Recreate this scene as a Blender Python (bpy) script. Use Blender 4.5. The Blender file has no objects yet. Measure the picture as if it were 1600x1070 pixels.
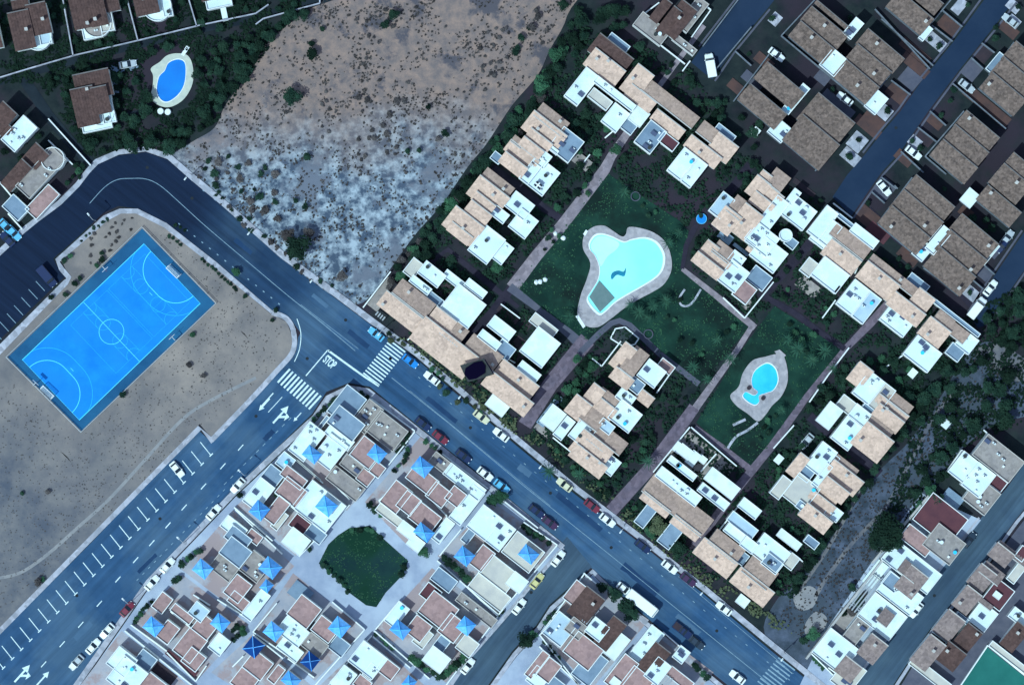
import bpy, bmesh, math, random
import mathutils.noise as mnoise
from mathutils import Vector
from mathutils.geometry import tessellate_polygon
R = math.radians
rnd = random.Random(7)
sc = bpy.context.scene
C = sc.collection
S = 0.15                                   # metres per map unit

# ---------------------------------------------------------------- camera
cam = bpy.data.cameras.new('camera'); camo = bpy.data.objects.new('camera', cam); C.objects.link(camo)
camo.location = (0, 0, 900); camo.rotation_euler = (0, 0, 0)
cam.sensor_width = 36; cam.lens = 36 * 900 / 240.0
cam.clip_start = 10; cam.clip_end = 6000
sc.camera = camo
# ---------------------------------------------------------------- light
SUN_EL, SUN_AZ = 56.0, 226.0               # azimuth clockwise from +Y, where the sun stands
w = bpy.data.worlds.new('World'); sc.world = w; w.use_nodes = True
nt = w.node_tree; nt.nodes.clear()
sky = nt.nodes.new('ShaderNodeTexSky'); sky.sky_type = 'NISHITA'; sky.sun_disc = False
sky.sun_elevation = R(SUN_EL); sky.sun_rotation = R(SUN_AZ); sky.air_density = 1.4; sky.dust_density = 0.6; sky.ozone_density = 2.0
bg = nt.nodes.new('ShaderNodeBackground'); bg.inputs[1].default_value = 0.145
wo = nt.nodes.new('ShaderNodeOutputWorld'); nt.links.new(sky.outputs[0], bg.inputs[0]); nt.links.new(bg.outputs[0], wo.inputs[0])
sl = bpy.data.lights.new('sun', 'SUN'); sl.energy = 3.3; sl.angle = R(0.5); sl.color = (0.74, 0.97, 1.0)
so = bpy.data.objects.new('sun', sl); C.objects.link(so)
d = Vector((math.sin(R(SUN_AZ)) * math.cos(R(SUN_EL)), math.cos(R(SUN_AZ)) * math.cos(R(SUN_EL)), math.sin(R(SUN_EL))))
so.rotation_euler = d.to_track_quat('Z', 'Y').to_euler(); so.location = d * 500
sc.view_settings.view_transform = 'Standard'; sc.view_settings.look = 'None'
sc.view_settings.exposure = 0.24; sc.view_settings.gamma = 1.0; sc.view_settings.use_curve_mapping = False

def P(x, y, z=0.0):
    return ((x - 800) * S, (535 - y) * S, z)

# ---------------------------------------------------------------- materials
MATS = {}
def mat(name, c1, c2=None, scale=1.0, rough=0.9, detail=6, c3=None, s3=0.05, bump=0.0, tiles=None, tv=.13, rand=0.0, spec=0.08, lo=0.35, hi=0.65, lo3=0.45, hi3=0.6, metal=0.0):
    """rough outdoor surface: base c1 mottled with c2 (noise) and patches of c3 (large noise)"""
    m = bpy.data.materials.new(name); m.use_nodes = True
    n = m.node_tree.nodes; L = m.node_tree.links
    b = n['Principled BSDF']; b.inputs['Roughness'].default_value = rough
    b.inputs['Specular IOR Level'].default_value = spec; b.inputs['Metallic'].default_value = metal
    g = n.new('ShaderNodeNewGeometry'); out = None
    def noise(s, det):
        t = n.new('ShaderNodeTexNoise'); t.inputs['Scale'].default_value = s; t.inputs['Detail'].default_value = det
        t.inputs['Roughness'].default_value = 0.62
        L.new(g.outputs['Position'], t.inputs['Vector']); return t
    def mix(fac, a, bcol):
        x = n.new('ShaderNodeMix'); x.data_type = 'RGBA'
        L.new(fac, x.inputs[0])
        for i, v in ((6, a), (7, bcol)):
            if isinstance(v, tuple): x.inputs[i].default_value = (*v, 1)
            else: L.new(v, x.inputs[i])
        return x.outputs[2]
    def ramp(f, a, bb):
        r = n.new('ShaderNodeMapRange'); r.inputs[1].default_value = a; r.inputs[2].default_value = bb
        L.new(f, r.inputs[0]); return r.outputs[0]
    col = c1; t = None
    if c2:
        t = noise(scale, detail); col = mix(ramp(t.outputs[0], lo, hi), c1, c2)
    if c3:
        t3 = noise(s3, 5); col = mix(ramp(t3.outputs[0], lo3, hi3), col, c3)
    if tiles:
        v = n.new('ShaderNodeTexVoronoi'); v.inputs['Scale'].default_value = tiles
        L.new(g.outputs['Position'], v.inputs['Vector'])
        sp = n.new('ShaderNodeSeparateColor'); L.new(v.outputs['Color'], sp.inputs[0])
        h = n.new('ShaderNodeHueSaturation'); mr = n.new('ShaderNodeMapRange')
        mr.inputs[3].default_value = 1-tv; mr.inputs[4].default_value = 1+tv
        L.new(sp.outputs[0], mr.inputs[0]); L.new(mr.outputs[0], h.inputs['Value'])
        if isinstance(col, tuple): h.inputs['Color'].default_value = (*col, 1)
        else: L.new(col, h.inputs['Color'])
        col = h.outputs[0]
    if rand:
        oi = n.new('ShaderNodeObjectInfo'); h = n.new('ShaderNodeHueSaturation'); mr = n.new('ShaderNodeMapRange')
        mr.inputs[3].default_value = 1 - rand; mr.inputs[4].default_value = 1 + rand
        L.new(oi.outputs['Random'], mr.inputs[0]); L.new(mr.outputs[0], h.inputs['Value'])
        if isinstance(col, tuple): h.inputs['Color'].default_value = (*col, 1)
        else: L.new(col, h.inputs['Color'])
        col = h.outputs[0]
    if isinstance(col, tuple): b.inputs['Base Color'].default_value = (*col, 1)
    else: L.new(col, b.inputs['Base Color'])
    if bump and t:
        bp = n.new('ShaderNodeBump'); bp.inputs['Strength'].default_value = bump; bp.inputs['Distance'].default_value = 0.3
        L.new(t.outputs[0], bp.inputs['Height']); L.new(bp.outputs[0], b.inputs['Normal'])
    MATS[name] = m; return m
M = MATS
mat('earth', (0.010, 0.016, 0.019), (0.022, 0.030, 0.030), 0.25, detail=12, c3=(0.030, 0.024, 0.034), s3=0.05, bump=.4)
mat('dry_field', (0.225, 0.165, 0.145), (0.155, 0.135, 0.135), 0.22, detail=14, c3=(0.25, 0.24, 0.245), s3=0.028, bump=.6, lo=.38, hi=.66, lo3=.46, hi3=.62)
mat('dry_field_low', (0.33, 0.385, 0.43), (0.055, 0.078, 0.115), 0.42, detail=15, c3=(0.13, 0.145, 0.18), s3=0.09, bump=.6, lo=.38, hi=.58, lo3=.52, hi3=.6)
mat('sand', (0.19, 0.185, 0.19), (0.115, 0.125, 0.15), 0.06, detail=15, c3=(0.13, 0.125, 0.14), s3=0.03, bump=.5, lo=.36, hi=.62, lo3=.5, hi3=.62)
mat('sand_pale', (0.26, 0.25, 0.25), (0.19, 0.19, 0.2), 0.35, detail=10, bump=.3)
mat('scrub_ground', (0.085, 0.105, 0.15), (0.030, 0.042, 0.058), 0.3, detail=15, c3=(0.05, 0.065, 0.085), s3=0.08, bump=.5, lo=.38, hi=.6)
mat('dim_asphalt', (0.010, 0.020, 0.046), (0.015, 0.028, 0.062), 0.12, detail=10, c3=(0.018, 0.036, 0.072), s3=0.04)  # asphalt with the dimness of the upper left put into its colour; unused
mat('worn_asphalt', (0.035, 0.088, 0.172), (0.023, 0.066, 0.138), 0.16, detail=15, c3=(0.056, 0.110, 0.180), s3=0.05)
mat('dark_asphalt', (0.012, 0.026, 0.055), (0.018, 0.034, 0.066), 0.12, detail=10)
mat('street_asphalt', (0.050, 0.085, 0.125), (0.040, 0.070, 0.11), 0.15, detail=12, c3=(0.06, 0.10, 0.14), s3=0.04)
mat('pavement', (0.37, 0.365, 0.41), (0.27, 0.285, 0.33), 0.35, detail=12, tiles=0.9, tv=.22)
mat('pavement_dark', (0.10, 0.10, 0.13), (0.07, 0.075, 0.105), 0.4, detail=8)
mat('precinct', (0.30, 0.34, 0.43), (0.235, 0.28, 0.37), 0.3, detail=9, c3=(0.36, 0.41, 0.49), s3=0.07)
mat('purple_path', (0.15, 0.115, 0.145), (0.11, 0.09, 0.12), 0.4, detail=9, tiles=1.2, tv=.2)
mat('dark_path', (0.032, 0.027, 0.042), (0.020, 0.018, 0.030), 0.4, detail=9)
mat('lane', (0.018, 0.026, 0.034), (0.011, 0.017, 0.024), 0.3, detail=8)
mat('lawn', (0.006, 0.024, 0.019), (0.014, 0.050, 0.034), 0.16, detail=15, c3=(0.007, 0.016, 0.014), s3=0.07, bump=.5, lo=.38, hi=.66)
mat('lawn_square', (0.007, 0.024, 0.028), (0.014, 0.046, 0.038), 0.14, detail=15, c3=(0.006, 0.030, 0.018), s3=0.07, bump=.5)
mat('garden_soil', (0.022, 0.038, 0.040), (0.05, 0.055, 0.06), 0.35, detail=8)
mat('deck', (0.36, 0.33, 0.34), (0.28, 0.265, 0.285), 0.9, detail=8, tiles=1.3)
mat('deck_cream', (0.50, 0.52, 0.43), (0.40, 0.43, 0.38), 0.9, detail=8)
mat('pool_edge', (0.72, 0.76, 0.74), (0.62, 0.68, 0.68), 1.2)
mat('water_pale', (0.24, 0.76, 0.73), (0.33, 0.86, 0.80), 0.045, detail=5, rough=.15, spec=.3, bump=.08)
mat('water_shallow', (0.48, 0.92, 0.86), (0.42, 0.89, 0.84), 0.2, rough=.12, spec=.3)
mat('water_blue', (0.02, 0.42, 0.78), (0.05, 0.58, 0.88), 0.12, rough=.15, spec=.3, bump=.08)
mat('water_deep', (0.010, 0.20, 0.62), (0.010, 0.15, 0.52), 0.12, rough=.12, spec=.3)
mat('pool_mosaic', (0.02, 0.14, 0.24), (0.015, 0.22, 0.33), 0.8, rough=.3)
mat('pool_cover', (0.11, 0.17, 0.17), (0.14, 0.20, 0.20), 0.8)
mat('court_blue', (0.007, 0.175, 0.60), (0.011, 0.225, 0.70), 0.22, detail=14, rough=.8, c3=(0.012, 0.20, 0.60), s3=0.08)
mat('court_border', (0.013, 0.072, 0.16), (0.018, 0.09, 0.19), 0.25, detail=8, c3=(0.02, 0.11, 0.22), s3=0.06)
mat('court_line', (0.10, 0.66, 0.92), rough=.7)
mat('court_line_faint', (0.025, 0.40, 0.86), rough=.7)
mat('green_court', (0.016, 0.115, 0.10), (0.022, 0.14, 0.12), 0.2, detail=10)
mat('road_paint', (0.60, 0.72, 0.70), (0.40, 0.52, 0.56), 1.2, detail=6, lo=.45, hi=.7)
mat('road_paint_worn', (0.22, 0.32, 0.38), (0.12, 0.2, 0.28), 1.2, detail=6, lo=.45, hi=.7)
mat('white_wall', (0.72, 0.74, 0.72), (0.62, 0.66, 0.66), 0.4)
mat('white_terrace', (0.66, 0.73, 0.71), (0.46, 0.58, 0.61), 0.28, detail=12, c3=(0.58, 0.68, 0.72), s3=0.14, lo=.38, hi=.66)
mat('pale_terrace', (0.42, 0.53, 0.60), (0.33, 0.44, 0.52), 0.3, detail=12)
mat('white_slab', (0.66, 0.70, 0.66), (0.55, 0.62, 0.60), 0.35, detail=10)
mat('blue_grey_terrace', (0.20, 0.27, 0.35), (0.14, 0.20, 0.27), 0.35, detail=8)
mat('cream_terrace', (0.52, 0.485, 0.42), (0.42, 0.40, 0.37), 0.35, detail=8)
mat('taupe_terrace', (0.29, 0.255, 0.235), (0.23, 0.205, 0.20), 0.35, detail=8, tiles=1.4)
mat('pink_terrace', (0.34, 0.215, 0.20), (0.28, 0.18, 0.175), 0.35, detail=8, tiles=1.4)
mat('red_terrace', (0.115, 0.045, 0.052), (0.085, 0.035, 0.045), 0.35, detail=8)
mat('dark_patio', (0.05, 0.035, 0.042), (0.034, 0.028, 0.036), 0.4, detail=8)
mat('brown_patio', (0.10, 0.055, 0.048), (0.065, 0.042, 0.042), 0.4, detail=8)
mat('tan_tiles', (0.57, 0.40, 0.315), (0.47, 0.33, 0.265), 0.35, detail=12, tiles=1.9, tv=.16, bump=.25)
mat('tan_tiles_shaded', (0.42, 0.295, 0.235), (0.34, 0.24, 0.20), 0.35, detail=12, tiles=1.9, tv=.16, bump=.25)  # tan_tiles darkened: shade of slopes facing away from the sun, put into the colour
mat('brown_tiles', (0.185, 0.132, 0.110), (0.115, 0.085, 0.074), 0.8, detail=14, tiles=2.2, tv=.30, bump=.3)
mat('red_tiles', (0.095, 0.056, 0.050), (0.070, 0.043, 0.040), 0.5, detail=10, tiles=1.9, tv=.2, bump=.25)
mat('mauve_tiles', (0.25, 0.19, 0.175), (0.19, 0.145, 0.14), 0.5, detail=10, tiles=1.9, tv=.2, bump=.25)
mat('block_yard', (0.36, 0.34, 0.36), (0.27, 0.28, 0.33), 0.25, detail=8, c3=(0.30, 0.235, 0.24), s3=0.12, lo3=.48, hi3=.54)
mat('weed_pale', (0.115, 0.098, 0.092), (0.08, 0.072, 0.072), 0.7)
mat('pink_path', (0.25, 0.205, 0.225), (0.18, 0.155, 0.18), 0.4, detail=12, tiles=1.2, tv=.2)
mat('tar_patch', (0.012, 0.035, 0.085), (0.02, 0.05, 0.11), 0.2, detail=10)
mat('pale_patch', (0.075, 0.135, 0.21), (0.055, 0.11, 0.18), 0.2, detail=10)
mat('iron', (0.02, 0.025, 0.03))
mat('pale_cap', (0.46, 0.43, 0.40), (0.38, 0.36, 0.34), 0.8)
mat('grey_cap', (0.17, 0.155, 0.15), (0.12, 0.115, 0.12), 0.8)
mat('pavilion_blue', (0.055, 0.27, 0.70), (0.15, 0.40, 0.76), 0.35, detail=10, tiles=1.8, rand=.22)
mat('pavilion_navy', (0.006, 0.035, 0.16), (0.008, 0.05, 0.2), 0.6)
mat('pavilion_cap', (0.10, 0.46, 0.86))
mat('stone_wall', (0.42, 0.40, 0.38), (0.30, 0.30, 0.30), 0.9)
mat('old_wall', (0.17, 0.19, 0.22), (0.10, 0.12, 0.145), 0.9)
mat('leaf_dark', (0.006, 0.019, 0.014), (0.018, 0.042, 0.026), 0.5, rand=.5)
mat('leaf_green', (0.022, 0.070, 0.040), (0.040, 0.105, 0.055), 0.7, rand=.3)
mat('leaf_olive', (0.05, 0.066, 0.036), (0.075, 0.09, 0.05), 0.7, rand=.3)
mat('leaf_scrub', (0.050, 0.044, 0.046), (0.085, 0.075, 0.073), 0.7, rand=.35)
mat('palm_green', (0.018, 0.062, 0.042), (0.035, 0.09, 0.055), 0.7, rand=.3)
mat('bark', (0.09, 0.065, 0.05), (0.05, 0.04, 0.035), 1.5)
mat('glass', (0.010, 0.018, 0.028), rough=.12, spec=.6)
mat('tyre', (0.015, 0.015, 0.017), rough=.9)
mat('black_metal', (0.003, 0.002, 0.012), rough=.9, spec=.02)
mat('grey_metal', (0.05, 0.055, 0.055), (0.035, 0.04, 0.04), 1.0, rough=.8)
mat('steel', (0.42, 0.46, 0.48), rough=.4, metal=.5)
mat('net', (0.60, 0.66, 0.68))
mat('solar', (0.012, 0.03, 0.09), rough=.55, spec=.3)
mat('lamp_grey', (0.30, 0.32, 0.34), rough=.5)
mat('headlight', (0.75, 0.8, 0.8), rough=.15, spec=.6)
for k, c in dict(white=(.74, .77, .75), silver=(.40, .44, .46), blue=(.01, .20, .55), light_blue=(.10, .40, .62), navy=(.008, .02, .07),
                 red=(.17, .022, .04), cream=(.58, .56, .38), yellow=(.55, .50, .22), dark=(.02, .035, .055), plum=(.05, .02, .06)).items():
    mat('paint_' + k, c, rough=.28, spec=.5)

def corner_dimmed_asphalt():  # road asphalt with corner dimming painted into its colour, darkest at upper left
    m = mat('corner_dimmed_asphalt', (0.035, 0.088, 0.172), (0.023, 0.066, 0.138), 0.16, detail=15, c3=(0.056, 0.110, 0.180), s3=0.05)
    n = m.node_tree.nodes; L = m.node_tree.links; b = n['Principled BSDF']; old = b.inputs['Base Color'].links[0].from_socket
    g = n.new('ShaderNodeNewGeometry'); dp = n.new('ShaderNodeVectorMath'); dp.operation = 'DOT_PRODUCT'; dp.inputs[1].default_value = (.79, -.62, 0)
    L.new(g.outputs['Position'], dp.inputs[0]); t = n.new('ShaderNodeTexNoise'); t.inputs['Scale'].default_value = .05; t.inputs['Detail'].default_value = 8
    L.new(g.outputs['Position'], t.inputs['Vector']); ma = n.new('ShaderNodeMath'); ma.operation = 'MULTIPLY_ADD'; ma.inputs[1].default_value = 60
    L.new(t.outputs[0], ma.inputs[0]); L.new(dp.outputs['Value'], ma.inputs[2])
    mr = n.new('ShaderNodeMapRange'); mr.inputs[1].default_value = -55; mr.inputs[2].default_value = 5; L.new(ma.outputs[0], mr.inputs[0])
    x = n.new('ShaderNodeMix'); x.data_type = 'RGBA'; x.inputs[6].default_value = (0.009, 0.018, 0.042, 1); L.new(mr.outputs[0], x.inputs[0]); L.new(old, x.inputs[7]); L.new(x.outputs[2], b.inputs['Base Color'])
corner_dimmed_asphalt()
def streaks(name, ang, k=.5):
    m = MATS[name]; n = m.node_tree.nodes; L = m.node_tree.links; b = n['Principled BSDF']; src = b.inputs['Base Color'].links[0].from_socket
    g = n.new('ShaderNodeNewGeometry'); mp = n.new('ShaderNodeMapping'); mp.inputs['Rotation'].default_value = (0, 0, R(ang)); m2 = n.new('ShaderNodeMapping'); m2.inputs['Scale'].default_value = (.02, .55, 1)
    L.new(g.outputs['Position'], mp.inputs['Vector']); L.new(mp.outputs[0], m2.inputs['Vector']); t = n.new('ShaderNodeTexNoise'); t.inputs['Scale'].default_value = 1; t.inputs['Detail'].default_value = 8; t.inputs['Roughness'].default_value = .7
    L.new(m2.outputs[0], t.inputs['Vector']); r = n.new('ShaderNodeMapRange'); r.inputs[1].default_value = .32; r.inputs[2].default_value = .68; r.inputs[3].default_value = 1-k; r.inputs[4].default_value = 1+k*.55
    L.new(t.outputs[0], r.inputs[0]); h = n.new('ShaderNodeHueSaturation'); L.new(src, h.inputs['Color']); L.new(r.outputs[0], h.inputs['Value']); L.new(h.outputs[0], b.inputs['Base Color'])
streaks('corner_dimmed_asphalt', 39, .34); streaks('worn_asphalt', -46, .26); streaks('street_asphalt', -52, .3)
def zoned(name, near, far, c, r0, r1):
    """soil that changes from near to far around map point c, with a ragged border"""
    m = MATS[name]; n = m.node_tree.nodes; L = m.node_tree.links; b = n['Principled BSDF']
    g = n.new('ShaderNodeNewGeometry')
    def noise(s, d_):
        t = n.new('ShaderNodeTexNoise'); t.inputs['Scale'].default_value = s; t.inputs['Detail'].default_value = d_; t.inputs['Roughness'].default_value = .68; L.new(g.outputs['Position'], t.inputs['Vector']); return t.outputs[0]
    def rampm(f, a_, b_):
        r = n.new('ShaderNodeMapRange'); r.inputs[1].default_value = a_; r.inputs[2].default_value = b_; L.new(f, r.inputs[0]); return r.outputs[0]
    def mix(f, A, B):
        x = n.new('ShaderNodeMix'); x.data_type = 'RGBA'; L.new(f, x.inputs[0])
        for i, v in ((6, A), (7, B)):
            if isinstance(v, tuple): x.inputs[i].default_value = (*v, 1)
            else: L.new(v, x.inputs[i])
        return x.outputs[2]
    N1 = mix(rampm(noise(.10, 15), .36, .64), *near); F1 = mix(rampm(noise(.13, 15), .36, .64), *far)
    vd = n.new('ShaderNodeVectorMath'); vd.operation = 'DISTANCE'; vd.inputs[1].default_value = P(*c); L.new(g.outputs['Position'], vd.inputs[0])
    ma = n.new('ShaderNodeMath'); ma.operation = 'MULTIPLY_ADD'; ma.inputs[1].default_value = 40; L.new(noise(.04, 8), ma.inputs[0]); L.new(vd.outputs['Value'], ma.inputs[2])
    L.new(mix(rampm(ma.outputs[0], r0, r1), N1, F1), b.inputs['Base Color'])
zoned('sand', ((0.27, 0.225, 0.20), (0.15, 0.135, 0.135)), ((0.175, 0.165, 0.165), (0.075, 0.085, 0.11)), (270, 430), 42, 88)
def field_soil():
    m = MATS['dry_field_low']; n = m.node_tree.nodes; L = m.node_tree.links; b = n['Principled BSDF']; low = b.inputs['Base Color'].links[0].from_socket
    g = n.new('ShaderNodeNewGeometry')
    def noise(s, d_, r_=.65):
        t = n.new('ShaderNodeTexNoise'); t.inputs['Scale'].default_value = s; t.inputs['Detail'].default_value = d_; t.inputs['Roughness'].default_value = r_; L.new(g.outputs['Position'], t.inputs['Vector']); return t.outputs[0]
    def rampm(f, a_, b_):
        r = n.new('ShaderNodeMapRange'); r.inputs[1].default_value = a_; r.inputs[2].default_value = b_; L.new(f, r.inputs[0]); return r.outputs[0]
    def mix(f, A, B):
        x = n.new('ShaderNodeMix'); x.data_type = 'RGBA'; L.new(f, x.inputs[0])
        for i, v in ((6, A), (7, B)):
            if isinstance(v, tuple): x.inputs[i].default_value = (*v, 1)
            else: L.new(v, x.inputs[i])
        return x.outputs[2]
    up = mix(rampm(noise(.42, 15), .36, .62), (0.265, 0.185, 0.155), (0.155, 0.125, 0.122))
    up = mix(rampm(noise(.085, 14), .54, .60), up, (0.082, 0.075, 0.088))
    sx = n.new('ShaderNodeSeparateXYZ'); L.new(g.outputs['Position'], sx.inputs[0])
    ma = n.new('ShaderNodeMath'); ma.operation = 'MULTIPLY_ADD'; ma.inputs[1].default_value = -46; L.new(noise(.05, 9, .7), ma.inputs[0]); L.new(sx.outputs[1], ma.inputs[2])
    L.new(mix(rampm(ma.outputs[0], 14, 34), low, up), b.inputs['Base Color'])
field_soil()
# ---------------------------------------------------------------- mesh helpers
class MB:
    def __init__(s): s.v = []; s.f = []
    def face(s, pts):
        n = len(s.v); s.v += [tuple(p) for p in pts]; s.f.append(tuple(range(n, n + len(pts)))); return s
    def hexa(s, b, t):                     # b, t: four corners each, counter-clockwise from above
        n = len(s.v); s.v += [tuple(p) for p in b] + [tuple(p) for p in t]
        s.f += [(n+3, n+2, n+1, n), (n+4, n+5, n+6, n+7)] + [(n+i, n+(i+1) % 4, n+4+(i+1) % 4, n+4+i) for i in range(4)]; return s
    def box(s, x0, y0, z0, x1, y1, z1):
        x0, x1 = min(x0, x1), max(x0, x1); y0, y1 = min(y0, y1), max(y0, y1)
        q = [(x0, y0), (x1, y0), (x1, y1), (x0, y1)]
        return s.hexa([(*p, z0) for p in q], [(*p, z1) for p in q])
    def bar(s, p, q, wd, z0, z1):          # upright board from p to q
        dx, dy = q[0]-p[0], q[1]-p[1]; l = math.hypot(dx, dy) or 1; nx, ny = -dy/l*wd/2, dx/l*wd/2
        c = [(p[0]-nx, p[1]-ny), (q[0]-nx, q[1]-ny), (q[0]+nx, q[1]+ny), (p[0]+nx, p[1]+ny)]
        return s.hexa([(*k, z0) for k in c], [(*k, z1) for k in c])
    def cyl(s, x, y, z0, z1, r0, r1=None, n=10):
        r1 = r0 if r1 is None else r1; k = len(s.v)
        for z, r in ((z0, r0), (z1, r1)):
            s.v += [(x + r*math.cos(2*math.pi*i/n), y + r*math.sin(2*math.pi*i/n), z) for i in range(n)]
        s.f += [(k+i, k+(i+1) % n, k+n+(i+1) % n, k+n+i) for i in range(n)]
        s.f += [tuple(range(k+n, k+2*n)), tuple(range(k+n-1, k-1, -1))]; return s
    def mesh(s, name):
        m = bpy.data.meshes.new(name); m.from_pydata(s.v, [], s.f); m.update(); return m
    def build(s, name, mt, parent=None, smooth=False):
        return link(name, s.mesh(name), mt, parent, smooth)
def link(name, me, mt=None, parent=None, smooth=False):
    o = bpy.data.objects.new(name, me); C.objects.link(o)
    if mt and me and not me.materials: me.materials.append(M[mt])
    if smooth:
        for p in me.polygons: p.use_smooth = True
    o.parent = parent; return o
def tag(o, label, cat, group=None):
    o['label'] = label; o['category'] = cat
    if group: o['group'] = group
    return o
def empty(name, loc, rz=0.0, label=None, cat=None, group=None):
    o = bpy.data.objects.new(name, None); C.objects.link(o); o.location = loc; o.rotation_euler = (0, 0, rz)
    o.empty_display_size = .5
    if label: tag(o, label, cat, group)
    return o
def copy_tree(o, parent=None):
    c = o.copy(); C.objects.link(c); c.parent = parent
    for ch in KIDS.get(o.name, []):
        copy_tree(ch, c)
    return c
KIDS = {}
def note_kids(root):
    for o in list(root.children_recursive):
        L = KIDS.setdefault(o.parent.name, [])
        if o not in L: L.append(o)
def catmull(pts, n=6, closed=True):
    out = []; k = len(pts)
    rng = range(k) if closed else range(k-1)
    for i in rng:
        g = (lambda j: pts[j % k]) if closed else (lambda j: pts[max(0, min(k-1, j))])
        p0, p1, p2, p3 = g(i-1), g(i), g(i+1), g(i+2)
        for j in range(n):
            t = j / n
            out.append(tuple(0.5*((2*p1[a]) + (-p0[a]+p2[a])*t + (2*p0[a]-5*p1[a]+4*p2[a]-p3[a])*t*t + (-p0[a]+3*p1[a]-3*p2[a]+p3[a])*t**3) for a in (0, 1)))
    if not closed: out.append(pts[-1])
    return out
def poly_mb(mb, pts, z, zb=None, holes=()):
    """flat polygon(s) given in map units at height z; sides down to zb"""
    loops = [[Vector((*P(*p)[:2], 0)) for p in lp] for lp in (pts, *holes)]
    tris = tessellate_polygon(loops)
    flat = [v for lp in loops for v in lp]; n = len(mb.v)
    mb.v += [(v.x, v.y, z) for v in flat]
    for t in tris:
        a, b, c = (flat[i] for i in t)
        cr = (b-a).cross(c-a).z
        mb.f.append(tuple(n+i for i in (t if cr > 0 else t[::-1])))
    if zb is not None:
        base = 0
        for lp in loops:
            m = len(lp); k = len(mb.v)
            mb.v += [(v.x, v.y, z) for v in lp] + [(v.x, v.y, zb) for v in lp]
            mb.f += [(k+i, k+(i+1) % m, k+m+(i+1) % m, k+m+i) for i in range(m)]
    return mb
def structure(name, mb, mt, parent=None):
    o = mb.build(name, mt, parent); 
    if not parent: o['kind'] = 'structure'
    return o
def sheet(name, pts, z, mt, zb=None, holes=(), parent=None):
    return structure(name, poly_mb(MB(), pts, z, zb, holes), mt, parent)
def ribbon_mb(mb, pts, wd, z, zb=None, closed=False):
    """strip of width wd (map units) along pts"""
    L, Rr = [], []; n = len(pts)
    for i, p in enumerate(pts):
        a = pts[(i-1) % n] if (closed or i > 0) else p; b = pts[(i+1) % n] if (closed or i < n-1) else p
        dx, dy = b[0]-a[0], b[1]-a[1]; l = math.hypot(dx, dy) or 1
        ww = wd[i] if isinstance(wd, (list, tuple)) else wd
        nx, ny = -dy/l*ww/2, dx/l*ww/2
        L.append((p[0]+nx, p[1]+ny)); Rr.append((p[0]-nx, p[1]-ny))
    for i in range(n if closed else n-1):
        j = (i+1) % n
        q = [P(*L[i], z), P(*L[j], z), P(*Rr[j], z), P(*Rr[i], z)]
        mb.face(q)
        if zb is not None:
            for a, b in ((q[0], q[1]), (q[2], q[3])):
                mb.face([a, b, (b[0], b[1], zb), (a[0], a[1], zb)])
            if not closed and i == 0: mb.face([q[0], q[3], (*q[3][:2], zb), (*q[0][:2], zb)])
            if not closed and i == n-2: mb.face([q[1], q[2], (*q[2][:2], zb), (*q[1][:2], zb)])
    return mb
def ribbon(name, pts, wd, z, mt, zb=None, closed=False, parent=None):
    return structure(name, ribbon_mb(MB(), pts, wd, z, zb, closed), mt, parent)
ORD = 'first second third fourth fifth sixth seventh eighth ninth tenth eleventh twelfth thirteenth fourteenth fifteenth sixteenth seventeenth eighteenth nineteenth twentieth'.split()
def ordinal(i):
    if i < 20: return ORD[i]
    tens = {20: 'twenty', 30: 'thirty', 40: 'forty', 50: 'fifty', 60: 'sixty', 70: 'seventy', 80: 'eighty', 90: 'ninety'}
    n = i + 1; t = n // 10 * 10
    if n >= 100: return 'hundredth' if n == 100 else 'hundred and ' + ordinal(n-101)
    if n % 10 == 0 or t not in tens: return 'far'
    return tens[t] + '-' + ORD[n % 10 - 1]
LABELLED = []                              # (object, x, y, label): made unique at the end
LANDMARKS = []                             # (x, y, phrase)
def nearest(x, y, rel=True):
    b = min(LANDMARKS, key=lambda k: (k[0]-x)**2 + (k[1]-y)**2)
    dx, dy = x-b[0], y-b[1]
    if abs(dx) > 2.2*abs(dy): s = 'right of' if dx > 0 else 'left of'
    elif abs(dy) > 2.2*abs(dx): s = 'below' if dy > 0 else 'above'
    else: s = ('lower ' if dy > 0 else 'upper ') + ('right of' if dx > 0 else 'left of')
    return s + ' ' + b[2]
# ================================================================ THE GROUND
sheet('ground', [(-3000, -3000), (4600, -3000), (4600, 4000), (-3000, 4000)], -0.06, 'earth')
# dry fields
FIELD = catmull([(455, 35), (490, 8), (540, -30), (880, -30), (886, 25), (858, 80), (840, 118), (800, 165), (760, 225), (730, 262), (690, 320), (650, 365), (610, 420), (585, 455), (560, 475),
         (520, 462), (470, 428), (425, 392), (380, 352), (335, 312), (290, 272), (268, 245), (300, 222), (335, 200), (352, 165), (385, 120), (400, 85), (430, 55)], 5)
sheet('dry_field', FIELD, -0.04, 'dry_field_low')
FIELD_LOW = catmull([(560, 474), (520, 461), (470, 427), (425, 391), (380, 351), (335, 311), (290, 272), (270, 243), (330, 236), (400, 250), (470, 268), (540, 262), (610, 285), (665, 268), (720, 262), (690, 318), (648, 368), (605, 425)], 5)
COURT_LOT = [(-300, 590), (0, 545), (45, 500), (90, 458), (110, 437), (100, 415), (92, 402), (160, 338), (185, 330), (215, 332), (255, 355), (330, 412), (420, 488), (448, 503), (457, 527), (455, 548), (435, 572), (330, 684), (312, 662), (150, 835), (0, 985), (-300, 1290)]
sheet('sandy_lot', COURT_LOT, 0.02, 'sand')
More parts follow.
